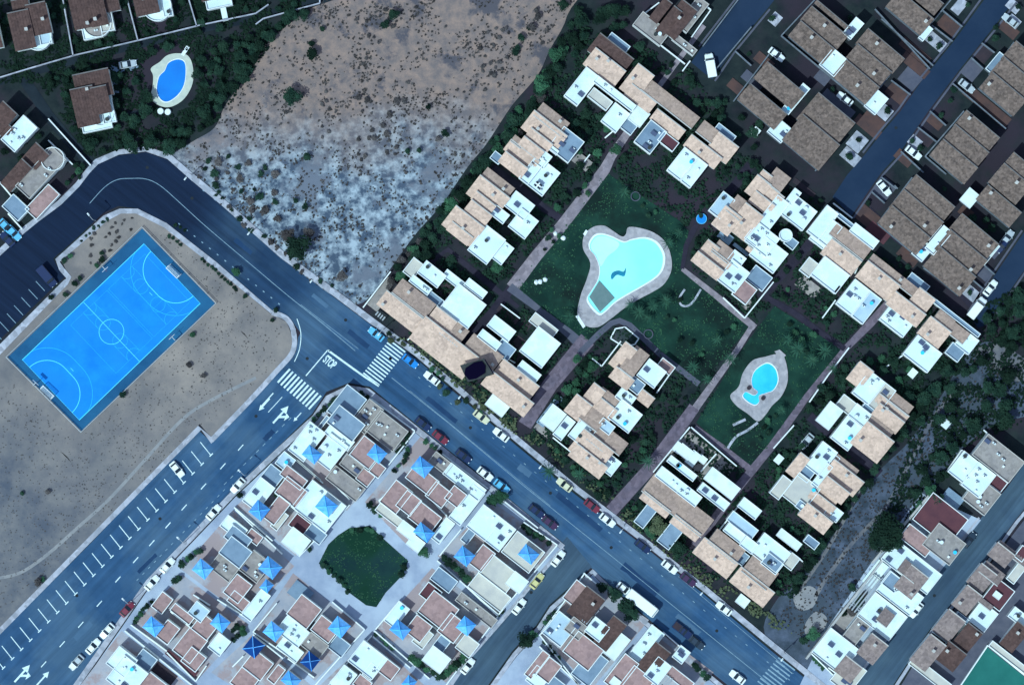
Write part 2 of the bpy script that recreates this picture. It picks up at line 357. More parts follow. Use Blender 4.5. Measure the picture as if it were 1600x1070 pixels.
sheet('scrub_lot', catmull([(1535, 535), (1575, 545), (1610, 580), (1620, 640), (1550, 665), (1500, 705), (1465, 750), (1400, 840), (1340, 920), (1290, 985), (1285, 1015), (1262, 1045), (1195, 990), (1215, 935), (1250, 900), (1310, 825), (1370, 740), (1420, 690), (1470, 620), (1500, 570)], 5), -0.035, 'scrub_ground')
sheet('bare_patch', catmull([(1520, 545), (1560, 538), (1600, 560), (1620, 590), (1585, 595), (1545, 572)], 5), -0.02, 'sand')
sheet('bare_patch', catmull([(1240, 930), (1262, 915), (1278, 925), (1270, 948), (1248, 952)], 5), -0.02, 'sand_pale')
sheet('bare_patch', catmull([(1258, 975), (1275, 955), (1292, 965), (1285, 985), (1262, 995)], 5), -0.02, 'sand_pale')
ribbon('worn_track', catmull([(-20, 905), (30, 895), (75, 865), (120, 825), (170, 780), (225, 720), (285, 655), (330, 625), (400, 590)], 5, False), 5, 0.035, 'sand_pale')
ribbon('worn_track', catmull([(1500, 600), (1460, 650), (1420, 725), (1385, 790), (1330, 850), (1290, 905), (1275, 930)], 5, False), 6, -0.02, 'sand')
ribbon('worn_track', catmull([(1350, 750), (1320, 810), (1285, 870), (1250, 920)], 5, False), 5, -0.018, 'sand')

# roads (each sheet lies a few millimetres above the one below)
RZ = 0.0
CURVE = [(-300, 690), (-10, 408), (35, 366), (58, 348), (93, 322), (121, 294), (138, 272), (151, 258), (185, 243), (228, 238), (262, 250), (300, 283), (345, 320), (440, 405),
         (470, 520), (455, 500), (430, 490), (340, 412), (262, 352), (215, 326), (185, 322), (161, 333), (121, 371), (83, 404), (88, 414), (103, 431), (83, 449), (45, 486), (-10, 540), (-300, 830)]
MAIN = [(440, 405), (520, 463), (580, 508), (650, 560), (700, 604), (800, 690), (900, 773), (1000, 848), (1100, 928), (1200, 1012), (1290, 1085), (1600, 1340), (1400, 1340), (1150, 1080), (1100, 1040), (1000, 955), (925, 888),
        (885, 840), (880, 848), (760, 750), (650, 662), (600, 622), (578, 604), (545, 598), (510, 612), (488, 646), (440, 575), (462, 550), (466, 527), (470, 520)]
R2 = [(440, 575), (330, 690), (310, 672), (145, 845), (-20, 1010), (-400, 1400), (-50, 1400), (105, 1085), (230, 905), (300, 832), (360, 768), (430, 702), (488, 646)]
CURVE_IN = [(440, 405), (470, 520)]
sheet('curved_road', CURVE, RZ, 'corner_dimmed_asphalt')
sheet('main_road', MAIN, RZ+.001, 'corner_dimmed_asphalt')
sheet('left_road', R2, RZ+.002, 'worn_asphalt')
for nm, pts, m in (('side_street', [(886, 838), (925, 885), (858, 945), (838, 976), (800, 1017), (761, 1072), (700, 1150), (640, 1150), (698, 1072), (730, 1022), (800, 945), (825, 911)], 'street_asphalt'),
                   ('side_street', [(1625, 695), (1600, 724), (1573, 762), (1536, 805), (1475, 883), (1414, 964), (1361, 1032), (1330, 1075), (1280, 1150), (1340, 1150), (1394, 1072), (1420, 1032), (1452, 984), (1510, 914), (1536, 881), (1586, 813), (1640, 745), (1680, 690)], 'street_asphalt'),
                   ('side_street', [(1640, -130), (1538, 0), (1488, 68), (1442, 124), (1407, 174), (1377, 209), (1351, 242), (1324, 273), (1301, 308), (1330, 338), (1377, 270), (1407, 237), (1452, 172), (1498, 111), (1551, 45), (1586, 0), (1690, -130)], 'dark_asphalt'),
                   ('side_street', [(1640, 310), (1600, 363), (1553, 432), (1515, 492), (1528, 512), (1540, 508), (1600, 423), (1680, 320)], 'dark_asphalt'),
                   ('side_street', [(1240, -110), (1153, 0), (1095, 76), (1080, 98), (1113, 125), (1143, 81), (1200, 13), (1290, -100)], 'dark_asphalt')):
    sheet(nm, pts, RZ+.003, m)
LANE = [(-100, 148), (0, 127), (46, 114), (118, 93), (217, 70), (310, 46), (400, 28), (480, 8), (560, -20)]
ribbon('lane', LANE, 13, .005, 'lane')
ribbon('lane', [(36, 122), (75, 180), (110, 222), (148, 262)], 17, .009, 'lane')

# pavements with a real kerb step
NE_KERB = [(-300, 686), (-10, 403), (35, 361), (58, 343), (93, 317), (121, 289), (137, 268), (151, 253), (185, 238), (228, 233), (264, 245), (302, 278), (347, 315), (442, 399), (522, 457), (582, 502), (652, 553), (703, 596), (803, 682), (903, 765), (1003, 841), (1103, 921), (1203, 1004), (1293, 1077), (1600, 1330)]
def pave(name, pts, wd, z=.13, m='pavement'): return ribbon(name, pts, wd, z, m, zb=-.06)
pave('pavement', NE_KERB, [9, 9, 9, 8, 8, 8, 8, 9, 8, 8, 9, 10, 10, 10, 10, 10, 9, 9, 9, 9, 9, 9, 9, 9, 9])
INNER = [(-300, 855), (-10, 556), (45, 500), (103, 441), (108, 434), (96, 420), (90, 407), (121, 380), (165, 341), (188, 330), (214, 330), (258, 352), (336, 413), (425, 488)]
pave('pavement', INNER, [12, 12, 10, 9, 8, 8, 8, 9, 10, 8, 8, 8, 8, 5], z=.135)
pave('pavement', catmull([(425, 488), (448, 498), (459, 520), (457, 550), (430, 582), (390, 626), (330, 688)], 5, False), 8, z=.13)
pave('pavement', [(333, 690), (312, 668), (150, 833), (0, 985), (-300, 1290)], 8, z=.125)
ribbon('painted_line', catmull([(464, 498), (470, 520), (468, 545), (460, 565)], 5, False), 1.2, .012, 'road_paint')
SW = [(-60, 1340), (104, 1092), (232, 909), (302, 836), (364, 771), (432, 707), (492, 652), (512, 622), (545, 606), (575, 611), (600, 630), (650, 670), (760, 757), (880, 855)]
pave('pavement', SW, 9, z=.13)
pave('pavement', [(880, 855), (829, 914), (803, 947), (733, 1027), (700, 1076), (640, 1160)], 6, z=.125)
pave('pavement', [(1400, 1330), (1145, 1086), (1096, 1046), (996, 962), (926, 892), (862, 950), (842, 981), (804, 1022), (766, 1076), (705, 1150)], 7, z=.13)
pave('pavement', [(1530, 808), (1470, 885), (1409, 966), (1356, 1034), (1325, 1076)], 3, z=.12)
pave('pavement', [(1645, 748), (1589, 815), (1540, 883), (1514, 916), (1456, 986), (1424, 1034), (1398, 1074)], 5, z=.12)
for pts in ([(1535, -4), (1485, 65), (1439, 121), (1404, 171), (1374, 206), (1348, 239)], [(1589, 3), (1554, 48), (1501, 113), (1455, 175), (1410, 240), (1380, 273), (1333, 341)],
            [(1150, -2), (1092, 73)], [(1203, 15), (1147, 83), (1117, 127)], [(1602, 425), (1543, 510)], [(1597, 360), (1549, 430), (1511, 490)]):
    pave('pavement', pts, 3, z=.12, m='pavement_dark')
# the paved precinct under the houses with blue pavilions
sheet('precinct_paving', [(497, 655), (513, 628), (545, 612), (573, 616), (598, 634), (648, 675), (758, 762), (876, 858), (826, 914), (799, 947), (729, 1026), (690, 1090), (600, 1200), (20, 1200), (112, 1092), (236, 914), (306, 841), (368, 776), (436, 712)], .05, 'precinct')
sheet('paved_yards', [(926, 897), (994, 966), (1094, 1050), (1143, 1090), (1300, 1200), (720, 1200), (768, 1078), (808, 1024), (846, 984), (866, 953)], .05, 'precinct')
sheet('paved_yards', [(1533, 812), (1473, 887), (1411, 968), (1358, 1036), (1320, 1090), (1240, 1090), (1290, 985), (1350, 895), (1410, 810), (1440, 770)], .05, 'precinct')
sheet('paved_yards', [(1645, 755), (1594, 820), (1544, 886), (1518, 919), (1460, 989), (1428, 1037), (1402, 1080), (1700, 1100), (1700, 755)], .05, 'pavement_dark')
for k, blk in enumerate(([(500, 658), (520, 632), (548, 618), (578, 624), (646, 674), (542, 798), (450, 706)], [(449, 707), (548, 784), (462, 868), (369, 791)], [(657, 682), (762, 766), (645, 860), (570, 784)], [(770, 785), (870, 852), (779, 960), (684, 868)],
        [(364, 797), (460, 884), (385, 965), (283, 889)], [(285, 897), (388, 975), (308, 1062), (206, 977)], [(458, 895), (570, 983), (492, 1063), (396, 985)], [(395, 990), (488, 1072), (440, 1120), (330, 1050)], [(675, 887), (778, 963), (697, 1066), (588, 983)], [(190, 985), (300, 1075), (250, 1120), (110, 1090)], [(580, 995), (680, 1085), (600, 1150), (500, 1070)], [(915, 900), (1014, 968), (925, 1075), (843, 990)], [(1022, 980), (1115, 1050), (1050, 1130), (935, 1080)])):
    sheet('house_yard', blk, .062+.0005*k, 'block_yard', zb=-.02)
# square lawn among the blue pavilions
SQ = [(545, 825), (578, 821), (600, 842), (638, 876), (630, 897), (603, 925), (588, 948), (572, 945), (545, 925), (520, 898), (498, 880), (513, 850), (528, 836)]
sheet('square_lawn', SQ, .09, 'lawn_square', zb=.0)
PATHS = []
_rib = ribbon
def ribbon(name, pts, wd, *k_, **kw):
    if name == 'footpath': PATHS.append((pts, max(wd) if isinstance(wd, list) else wd))
    return _rib(name, pts, wd, *k_, **kw)
# estate paths
ribbon('footpath', [(1100, 40), (1030, 135), (955, 245), (945, 265), (880, 350), (838, 400), (800, 450)], [8, 8, 14, 17, 18, 18, 20], .012, 'pink_path')
ribbon('footpath', [(803, 445), (760, 500), (720, 538)], 14, .008, 'dark_path')
ribbon('footpath', [(796, 448), (840, 482), (888, 520), (915, 545)], [14, 10, 14, 18], .016, 'pavement_dark')
ribbon('footpath', [(918, 530), (860, 600), (820, 664)], [26, 24, 22], .020, 'purple_path')
ribbon('footpath', [(905, 552), (935, 522), (955, 505), (968, 501), (984, 508), (1030, 552), (1092, 600)], [9, 9, 9, 9, 9, 9, 9], .024, 'pavement_dark')
ribbon('footpath', [(1176, 508), (1153, 545), (1085, 640)], [8, 9, 12], .020, 'pink_path')
ribbon('footpath', [(1085, 636), (1040, 698), (1012, 735), (955, 798)], [18, 20, 20, 20], .024, 'purple_path')
ribbon('footpath', [(1066, 420), (1110, 455), (1163, 498), (1180, 512)], [7, 9, 11, 10], .028, 'pink_path')
ribbon('footpath', [(1085, 668), (1130, 700), (1175, 735)], 10, .030, 'purple_path')
ribbon('footpath', [(1405, 455), (1360, 505), (1321, 545), (1262, 618), (1205, 698), (1150, 765), (1085, 852)], [12, 13, 10, 10, 12, 14, 12], .034, 'purple_path')
ribbon('footpath', [(1185, 458), (1240, 488), (1290, 525), (1320, 545)], 9, .038, 'dark_path')
ribbon('footpath', [(1190, 462), (1235, 415), (1270, 375), (1310, 335)], 14, .041, 'dark_path')
ribbon('footpath', [(1066, 420), (1072, 385), (1088, 350), (1140, 300), (1180, 250)], [6, 8, 10, 14, 16], .044, 'dark_path')
ribbon('footpath', [(650, 425), (700, 390), (760, 440), (810, 480)], [8, 8, 10, 6], .006, 'dark_path')
ribbon('footpath', [(770, 262), (815, 295), (850, 325), (880, 345)], 11, .0064, 'dark_path')
ribbon('footpath', [(1355, 330), (1400, 370), (1450, 410), (1500, 455), (1530, 490)], [16, 14, 12, 13, 12], .047, 'dark_path')
ribbon('footpath', [(1145, 664), (1165, 655)], 4, .06, 'pavement')
ribbon('footpath', catmull([(1137, 700), (1150, 682), (1168, 672), (1184, 660)], 4, False), 4, .051, 'pavement')
ribbon('footpath', catmull([(1070, 452), (1062, 465), (1064, 476), (1074, 478), (1084, 470), (1095, 452)], 5, False), 3.2, .054, 'pavement')
ribbon('footpath', [(1265, 650), (1300, 680), (1345, 715), (1375, 740)], 14, .036, 'dark_path')
ribbon('footpath', [(190, 180), (215, 175), (237, 163)], 5, .012, 'lane')
sheet('garage_court', [(172, 103), (215, 93), (218, 108), (184, 115), (186, 148), (176, 148)], .012, 'blue_grey_terrace')
# lawns
LAWN_A = [(945, 268), (1000, 305), (1062, 345), (1076, 362), (1064, 418), (1110, 460), (1160, 502), (1170, 512), (1092, 604), (1030, 556), (985, 512), (968, 505), (950, 514), (918, 538), (888, 514), (840, 478), (804, 445), (842, 402), (884, 352)]
sheet('lawn', LAWN_A, -0.01, 'lawn')
LAWN_B = [(1182, 515), (1210, 478), (1245, 500), (1316, 545), (1258, 618), (1200, 698), (1172, 728), (1130, 697), (1088, 660), (1150, 558)]
sheet('lawn', LAWN_B, -0.005, 'lawn')
# pools
def t(v, pts): return [(v[0] + a/v[2], v[1] + b/v[2]) for a, b in pts]
T7 = (800, 270, 3.9625)
def pool(name, label, deck, water, deckm, waterm, cat='swimming pool'):
    deck = catmull(deck, 5); water = catmull(water, 6)
    cx = sum(p[0] for p in water)/len(water); cy = sum(p[1] for p in water)/len(water)
    e = empty(name, P(cx, cy), 0, label, cat, 'outdoor swimming pools')
    def part(n, mb, m):
        o = mb.build(n, m, e); o.location = (-e.location.x, -e.location.y, 0); return o
    edge = [(cx + (x-cx)*1.045, cy + (y-cy)*1.045) for x, y in water]
    part('deck', poly_mb(MB(), deck, .22, -.04, [edge]), deckm)
    part('coping', poly_mb(MB(), [(cx + (x-cx)*1.05, cy + (y-cy)*1.05) for x, y in water], .26, .0, [water]), 'pool_edge')
    part('water', poly_mb(MB(), [(cx + (x-cx)*1.01, cy + (y-cy)*1.01) for x, y in water], .12), waterm)
    LANDMARKS.append((cx, cy, 'the ' + label.split(' pool')[0].split(' with ')[0] + ' pool')); return e, part
pe, part = pool('swimming_pool', 'large three lobed pale turquoise pool with pinkish paved surround on the estate lawn',
    t(T7, [(505, 335), (570, 328), (625, 360), (680, 395), (705, 380), (720, 338), (790, 342), (880, 372), (950, 430), (985, 520), (985, 610), (940, 690), (870, 738), (790, 780), (700, 835), (610, 905), (530, 955), (455, 945), (405, 880), (425, 760), (462, 660), (485, 560), (440, 470), (448, 385)]),
    t(T7, [(484, 440), (515, 395), (560, 385), (620, 402), (690, 432), (740, 418), (820, 408), (890, 438), (932, 510), (925, 590), (885, 645), (800, 700), (720, 745), (640, 795), (580, 850), (545, 868), (500, 830), (470, 775), (500, 720), (535, 660), (545, 590), (520, 520), (488, 480)]), 'deck', 'water_pale')
part('shallow_lobe', poly_mb(MB(), catmull(t(T7, [(490, 442), (520, 400), (565, 392), (625, 410), (665, 440), (640, 480), (590, 520), (548, 580), (525, 520), (494, 478)]), 4), .128), 'water_shallow')
part('covered_basin', poly_mb(MB(), t(T7, [(540, 668), (635, 775), (545, 862), (478, 768)]), .30, .0), 'pool_cover')
part('pool_mosaic', poly_mb(MB(), catmull(t(T7, [(612, 640), (625, 615), (660, 605), (690, 612), (705, 588), (696, 640), (650, 632), (620, 660)]), 4), .135), 'pool_mosaic')
part('deck_step', poly_mb(MB(), t(T7, [(392, 888), (410, 880), (455, 950), (440, 962)]), .24, -.04), 'pool_edge')
part('footbath', poly_mb(MB(), t(T7, [(440, 380), (458, 352), (470, 362), (452, 392)]), .24, -.04), 'pool_edge')
pe, part = pool('swimming_pool', 'small bright blue pool with pinkish paved surround on the smaller lawn',
    [(1212, 553), (1222, 553), (1228, 566), (1231, 585), (1229, 602), (1220, 620), (1206, 634), (1196, 648), (1184, 658), (1168, 646), (1150, 633), (1141, 618), (1154, 604), (1161, 582), (1176, 563), (1196, 557)],
    [(1194, 569), (1181, 578), (1175, 590), (1176, 604), (1184, 612), (1178, 617), (1166, 612), (1161, 619), (1170, 628), (1180, 632), (1186, 627), (1186, 618), (1196, 614), (1208, 609), (1215, 595), (1212, 578), (1203, 569)], 'deck', 'water_blue')
part('deck_landing', poly_mb(MB(), [(1210, 549), (1218, 546), (1228, 555), (1221, 562)], .28, -.04), 'deck')
for x, y in ((1170, 606), (1192, 622)):
    pb = MB(); pb.cyl(*P(x, y)[:2], .2, .7, .45, .5, 10); part('planter', pb, 'dark_patio')
pe, part = pool('swimming_pool', 'peanut shaped deep blue pool with cream kerb beside the curved road',
    t((0, 0, 3.9625), [(1100, 332), (1165, 348), (1195, 420), (1192, 520), (1145, 608), (1080, 655), (1020, 665), (960, 640), (932, 600), (945, 540), (948, 470), (935, 425), (990, 385), (1035, 345)]),
    t((0, 0, 3.9625), [(1100, 370), (1142, 388), (1150, 450), (1138, 530), (1100, 590), (1040, 630), (995, 615), (972, 560), (985, 480), (1020, 440), (1045, 392)]), 'deck_cream', 'water_deep')
part('diving_platform', poly_mb(MB(), t((0, 0, 3.9625), [(1120, 340), (1155, 285), (1175, 295), (1140, 348)]), .3, 0), 'pool_edge')
for a, b in ((995, 690), (1040, 695)):
    pb = MB(); pb.cyl(*P(a/3.9625, b/3.9625)[:2], 0, .9, .8, .7, 10); part('step_post', pb, 'pool_edge')

# ================================================================ SPORTS COURT
CO = {'tl': (225, 381), 'tr': (313, 474), 'br': (124, 656), 'bl': (35, 562)}
sc_e = empty('sports_court', P(175, 518), 0, 'bright blue handball court with dark blue border on the sandy lot', 'sports court')
LANDMARKS.append((175, 518, 'the blue sports court'))
def cpart(n, mb, m, parent=None):
    o = mb.build(n, m, parent or sc_e)
    o.location = (-sc_e.location.x, -sc_e.location.y, 0) if parent is None else (0, 0, 0); return o
cpart('court_border', poly_mb(MB(), [(222, 357), (336, 474), (127, 673), (12, 558)], .07, 0), 'court_border')
cpart('playing_surface', poly_mb(MB(), [CO['tl'], CO['tr'], CO['br'], CO['bl']], .085, .0), 'court_blue')
def cm(s, q):                              # s 0..40 m from the top right goal, q 0..20 m across
    a, b = s/40, q/20
    x = (1-a)*((1-b)*CO['tl'][0]+b*CO['tr'][0]) + a*((1-b)*CO['bl'][0]+b*CO['br'][0])
    y = (1-a)*((1-b)*CO['tl'][1]+b*CO['tr'][1]) + a*((1-b)*CO['bl'][1]+b*CO['br'][1])
    return (x, y)
def cline(pts, w=.8, m='court_line', closed=False, z=.10, n='court_line'):
    cpart(n, ribbon_mb(MB(), [cm(*p) for p in pts], w, z, None, closed), m)
def arc(cx, cy, r, a0, a1, n=14): return [(cx + r*math.cos(R(a0+(a1-a0)*i/n)), cy + r*math.sin(R(a0+(a1-a0)*i/n))) for i in range(n+1)]
cline([(0, 0), (40, 0), (40, 20), (0, 20)], closed=True, w=1.0)
cline([(20, 0), (20, 20)]); cline(arc(20, 10, 3, 0, 360, 28), z=.104)
for s, sg in ((0, 1), (40, -1)):
    for r, wd, m in ((6, 1.0, 'court_line'), (9, .8, 'court_line_faint')):
        pts = [(s + sg*x, y) for x, y in arc(0, 8.5, r, -90, 0)] + [(s + sg*x, y) for x, y in arc(0, 11.5, r, 0, 90)]
        pts = [(a, max(0.1, min(19.9, b))) for a, b in pts]
        cline(pts, w=wd, m=m, z=.108 if r == 6 else .106)
    cline([(s + sg*7, 9.5), (s + sg*7, 10.5)], w=.8, z=.11)
for k in (0, 1):
    o = 1.5 + k*12.5
    cline([(o, 2), (o+12, 2), (o+12, 18), (o, 18)], w=.5, m='court_line_faint', closed=True, z=.094)
    for sgn, yy in ((1, 2), (-1, 18)):
        cline(arc(o+6, yy, 1.8, 0, 180*sgn, 12), w=.5, m='court_line_faint', z=.096)
        cline([(o+4.2, yy), (o+4.2, yy+5*sgn), (o+7.8, yy+5*sgn), (o+7.8, yy)], w=.5, m='court_line_faint', z=.098)
        cline(arc(o+6, yy+5*sgn, 1.8, 0, 360, 16), w=.5, m='court_line_faint', closed=False, z=.10)
# low rail round the court
fe = empty('court_fence', P(175, 518), 0, 'thin grey rail fence running round the blue sports court', 'fence')
FC = [(222, 355), (338, 474), (127, 675), (10, 558)]
ox, oy = fe.location.x, fe.location.y
for i in range(4):
    a, b = P(*FC[i]), P(*FC[(i+1) % 4]); a = (a[0]-ox, a[1]-oy); b = (b[0]-ox, b[1]-oy)
    rb = MB()
    for z in (.5, .95): rb.bar(a, b, .09, z, z+.08)
    rb.build('rail', 'steel', fe)
    n = int(math.hypot(b[0]-a[0], b[1]-a[1])/3)
    for k in range(n):
        tt = k/n; pm = MB(); pm.cyl(a[0]+(b[0]-a[0])*tt, a[1]+(b[1]-a[1])*tt, 0, 1.05, .06, n=6); pm.build('post', 'steel', fe)
def goal(x, y, ang, label, cat, kind, wd=3.0):
    g = empty(kind, P(x, y, .09), R(ang), label, cat, cat + 's on the court')
    fr = MB(); 
    if cat == 'goal':
        for sx in (-wd/2, wd/2):
            fr.box(sx-.06, -.06, 0, sx+.06, .06, 2.1); fr.box(sx-.06, .06, 0, sx+.06, 1.4, .1); fr.box(sx-.05, .06, 2.0, sx+.05, .9, 2.1)
        fr.box(-wd/2+.06, -.06, 1.98, wd/2-.06, .06, 2.1); fr.build('goal_frame', 'white_wall', g)
        nb = MB()
        for i in range(13): xx = -wd/2 + .1 + (wd-.2)*i/12; nb.bar((xx, .1), (xx, .9), .04, 1.94, 1.98)
        for i in range(4): yy = .15+.25*i; nb.box(-wd/2+.06, yy-.02, 1.95, wd/2-.06, yy+.02, 1.985)
        for i in range(13): xx = -wd/2+.1+(wd-.2)*i/12; nb.hexa([(xx-.02, 1.3, .0), (xx+.02, 1.3, .0), (xx+.02, 1.34, .0), (xx-.02, 1.34, .0)], [(xx-.02, .88, 1.95), (xx+.02, .88, 1.95), (xx+.02, .92, 1.95), (xx-.02, .92, 1.95)])
        nb.build('net', 'net', g)
    else:
        fr.cyl(0, .8, 0, 3.0, .1, n=8); fr.box(-.07, -.1, 3.0, .07, .9, 3.12); fr.build('post', 'steel', g)
        MB().box(-.9, -.16, 2.7, .9, -.1, 3.75).build('backboard', 'white_wall', g)
        hp = MB()
        for i in range(10):
            a0, a1 = 2*math.pi*i/10, 2*math.pi*(i+1)/10
            hp.bar((.23*math.cos(a0), -.42+.23*math.sin(a0)), (.23*math.cos(a1), -.42+.23*math.sin(a1)), .04, 3.0, 3.04)
        hp.build('hoop', 'paint_red', g)
    return g
goal(269, 427, -43.3, 'white netted handball goal at the upper right end of the blue court', 'goal', 'handball_goal', 3.4)
goal(77, 610, 136.7, 'white netted handball goal at the lower left end of the blue court', 'goal', 'handball_goal', 3.4)
for x, y, a, l in ((166, 421, 43, 'upper left'), (58, 598, 137, 'left end'), (271, 527, -137, 'right side')):
    goal(x, y, a, 'basketball post with white backboard on the %s edge of the blue court' % l, 'basketball post', 'basketball_post')

# ================================================================ ROAD MARKINGS
def marks(name, items, m='road_paint', z=.014, partname='stripe'):
    e = empty(name, P(*items[0][0][0])); e['kind'] = 'structure'
    for pts, wd in items:
        o = ribbon_mb(MB(), pts, wd, z).build(partname, m, e); o['kind'] = 'structure'
        o.location = (-e.location.x, -e.location.y, 0)
    return e
def seg(cx, cy, dx, dy): return [(cx-dx/2, cy-dy/2), (cx+dx/2, cy+dy/2)]
marks('zebra_crossing', [(seg(443.5 + 4.85*i, 587 + 4.15*i, 19, -21), 3.0) for i in range(11)])
marks('zebra_crossing', [(seg(616 - 3.35*i + 4.5, 545 + 4.3*i - 4.5, 25, 19), 2.3) for i in range(13)])
marks('zebra_crossing', [(seg(1233 - 4.0*i, 1032 + 4.6*i, 26, 20), 2.2) for i in range(10)], m='road_paint_worn')
marks('stop_line', [([(478, 587), (512, 547), (516, 549)], 1.6), ([(512, 547), (566, 586), (592, 603)], 3.0)])
dash = [(1490, 630, 0), (1380, 745, 0), (1260, 870, 0), (1140, 1000, 0), (1040, 80, 1), (940, 190, 1), (840, 295, 1), (730, 415, 1), (615, 565, 1), (500, 695, 1), (385, 815, 1), (270, 940, 1)]
marks('centre_line', [(seg(a/3.9625, b/3.9625 + (540, 800)[k], 8, -9), 1.5) for a, b, k in dash] + [(seg(417, 625, 20, -22), 1.7), (seg(430, 632, 22, -24), 1.0)], m='road_paint')
marks('edge_dashes', [(seg(352 + 7.2*i*1.4, 755 - 7.2*i*1.4, 4, -4), 1.0) for i in range(11)] + [(seg(215 + 9*i, 905 - 9.3*i, 3, -3), 1.0) for i in range(16)], m='road_paint_worn')
# parking bays: T shaped lines on the left road and in front of the court
bays = []
for i in range(25):
    x0, y0 = 312 - 14.1*i, 690 - 0 + 14.45*i
    if i == 0: y0 = 690
    bays.append((seg(x0+9, y0+1.5+9, 16, 20), 1.3)); bays.append((seg(x0+18, y0+20.5, 5, -5), 1.6))
marks('parking_bay_lines', bays)
marks('parking_bay_lines', [(seg(63 - 11.3*i, 447 + 12.6*i, 14, 15), 1.0) for i in range(8)], m='road_paint_worn')
CL = catmull([(140, 318), (163, 293), (183, 281), (205, 279), (228, 280), (250, 290), (280, 316), (315, 348), (350, 378), (400, 420), (450, 462), (500, 502), (555, 548)], 4, False)
marks('centre_line', [(CL, .9), ([(612, 590), (700, 660), (820, 760), (960, 872), (1100, 985), (1230, 1090)], .8)], m='road_paint_worn')
lanes = []
for i in range(32):
    x = 318 + 18*i
    if x < 560: lanes.append((seg(x, 300 + 14.2*i - 2 + (x-318)*0.0, 3, 2.4), 1.6))
for i in range(36):
    x = 655 + 16.5*i
    lanes.append((seg(x, 590 + 13.45*i, 3, 2.4), 1.0))
for i in range(14): lanes.append((seg(280 + 12*i, 350 + 9.6*i, 2.5, 2), 1.5))
marks('lane_dashes', lanes, m='road_paint_worn')
marks('edge_dashes', [([(470, 476), (560, 545)], .6), ([(1060, 900), (1240, 1052)], .6), ([(640, 610), (860, 790)], .5)], m='road_paint_worn')
def arrow(x, y, ang, name='road_arrow', s=1.0, hook=False):
    mb = MB(); e = empty(name, P(x, y), R(ang)); e['kind'] = 'structure'
    mb.face([(-.22*s, -3*s, 0), (.22*s, -3*s, 0), (.22*s, .6*s, 0), (-.22*s, .6*s, 0)])
    mb.face([(-.9*s, .6*s, 0), (.9*s, .6*s, 0), (0, 2.4*s, 0)])
    if hook: mb.face([(.22*s, -1.2*s, 0), (1.3*s, -.2*s, 0), (1.5*s, -.9*s, 0), (1.9*s, .6*s, 0), (.6*s, .9*s, 0), (1.05*s, .3*s, 0), (.22*s, -.5*s, 0)])
    o = mb.build('painted_arrow', 'road_paint', e); o.location.z = .016; o['kind'] = 'structure'
arrow(440, 646, -42, hook=True); arrow(36, 1050, -42, s=1.0, hook=True); arrow(68, 1058, -42, s=.8); arrow(412, 633, 138, s=.7); arrow(464, 652, 138, s=.5)
# the word painted on the carriageway at the junction
tc = bpy.data.curves.new('stop_word', 'FONT'); tc.body = 'STOP'; tc.size = 2.9; tc.align_x = 'CENTER'; tc.align_y = 'CENTER'; tc.space_character = .95
tc.offset = .09
to = bpy.data.objects.new('stop_word', tc); C.objects.link(to)
dg = bpy.context.evaluated_depsgraph_get(); me = bpy.data.meshes.new_from_object(to.evaluated_get(dg))
bpy.data.objects.remove(to)
o = link('stop_word', me, 'road_paint'); o.location = P(515, 566, .016); o.rotation_euler = (0, 0, R(-40)); o.scale = (.45, .95, 1); o['kind'] = 'structure'
sheet('playing_field', [(1542, 1010), (1620, 1072), (1620, 1120), (1450, 1120), (1500, 1070)], .09, 'green_court')

# repairs, tar joints and manholes of the roads
for k, (x, y, l, wd, an, mt) in enumerate(((690, 640, 60, 7, 39, 'tar_patch'), (905, 800, 90, 9, 39, 'tar_patch'), (1000, 905, 70, 12, 39, 'tar_patch'), (1075, 975, 46, 8, 39, 'pale_patch'), (560, 530, 40, 8, 39, 'tar_patch'), (820, 735, 24, 10, 39, 'pale_patch'),
        (500, 470, 30, 6, 39, 'pale_patch'), (230, 880, 40, 6, -45, 'tar_patch'), (130, 985, 36, 9, -45, 'pale_patch'), (420, 680, 20, 8, -45, 'tar_patch'), (840, 860, 14, 10, -50, 'tar_patch'), (380, 385, 34, 7, 39, 'tar_patch'))):
    ca, sa = math.cos(R(an)), math.sin(R(an)); rg_ = random.Random(k)
    lft = [(x+ca*(t_-.5)*l - sa*wd*(.4+rg_.uniform(0, .2)), y+sa*(t_-.5)*l + ca*wd*(.4+rg_.uniform(0, .2))) for t_ in [i/6 for i in range(7)]]
    rgt = [(x+ca*(t_-.5)*l + sa*wd*(.4+rg_.uniform(0, .2)), y+sa*(t_-.5)*l - ca*wd*(.4+rg_.uniform(0, .2))) for t_ in [i/6 for i in range(7)]]
    sheet('tar_repair', lft + rgt[::-1], .008, mt)
for x, y in ((540, 500), (610, 560), (735, 668), (860, 770), (955, 855), (1120, 985), (300, 310), (230, 262), (400, 650), (250, 810), (120, 930), (480, 560), (830, 925), (1460, 930), (1400, 200)):
    mb_ = MB(); mb_.cyl(*P(x, y)[:2], .0, .014, .38, n=14); structure('manhole_cover', mb_, 'iron')

for pts in ([(250, 640), (300, 600), (360, 560), (420, 540)], [(60, 720), (130, 760), (210, 740), (280, 680)], [(0, 700), (60, 690), (110, 720), (150, 800)], [(340, 500), (380, 520), (400, 560), (380, 610)]):
    for o_ in (-3.5, 3.5):
        ribbon('worn_track', catmull([(x+o_, y+o_) for x, y in pts], 6, False), 1.6, .031, 'sand')
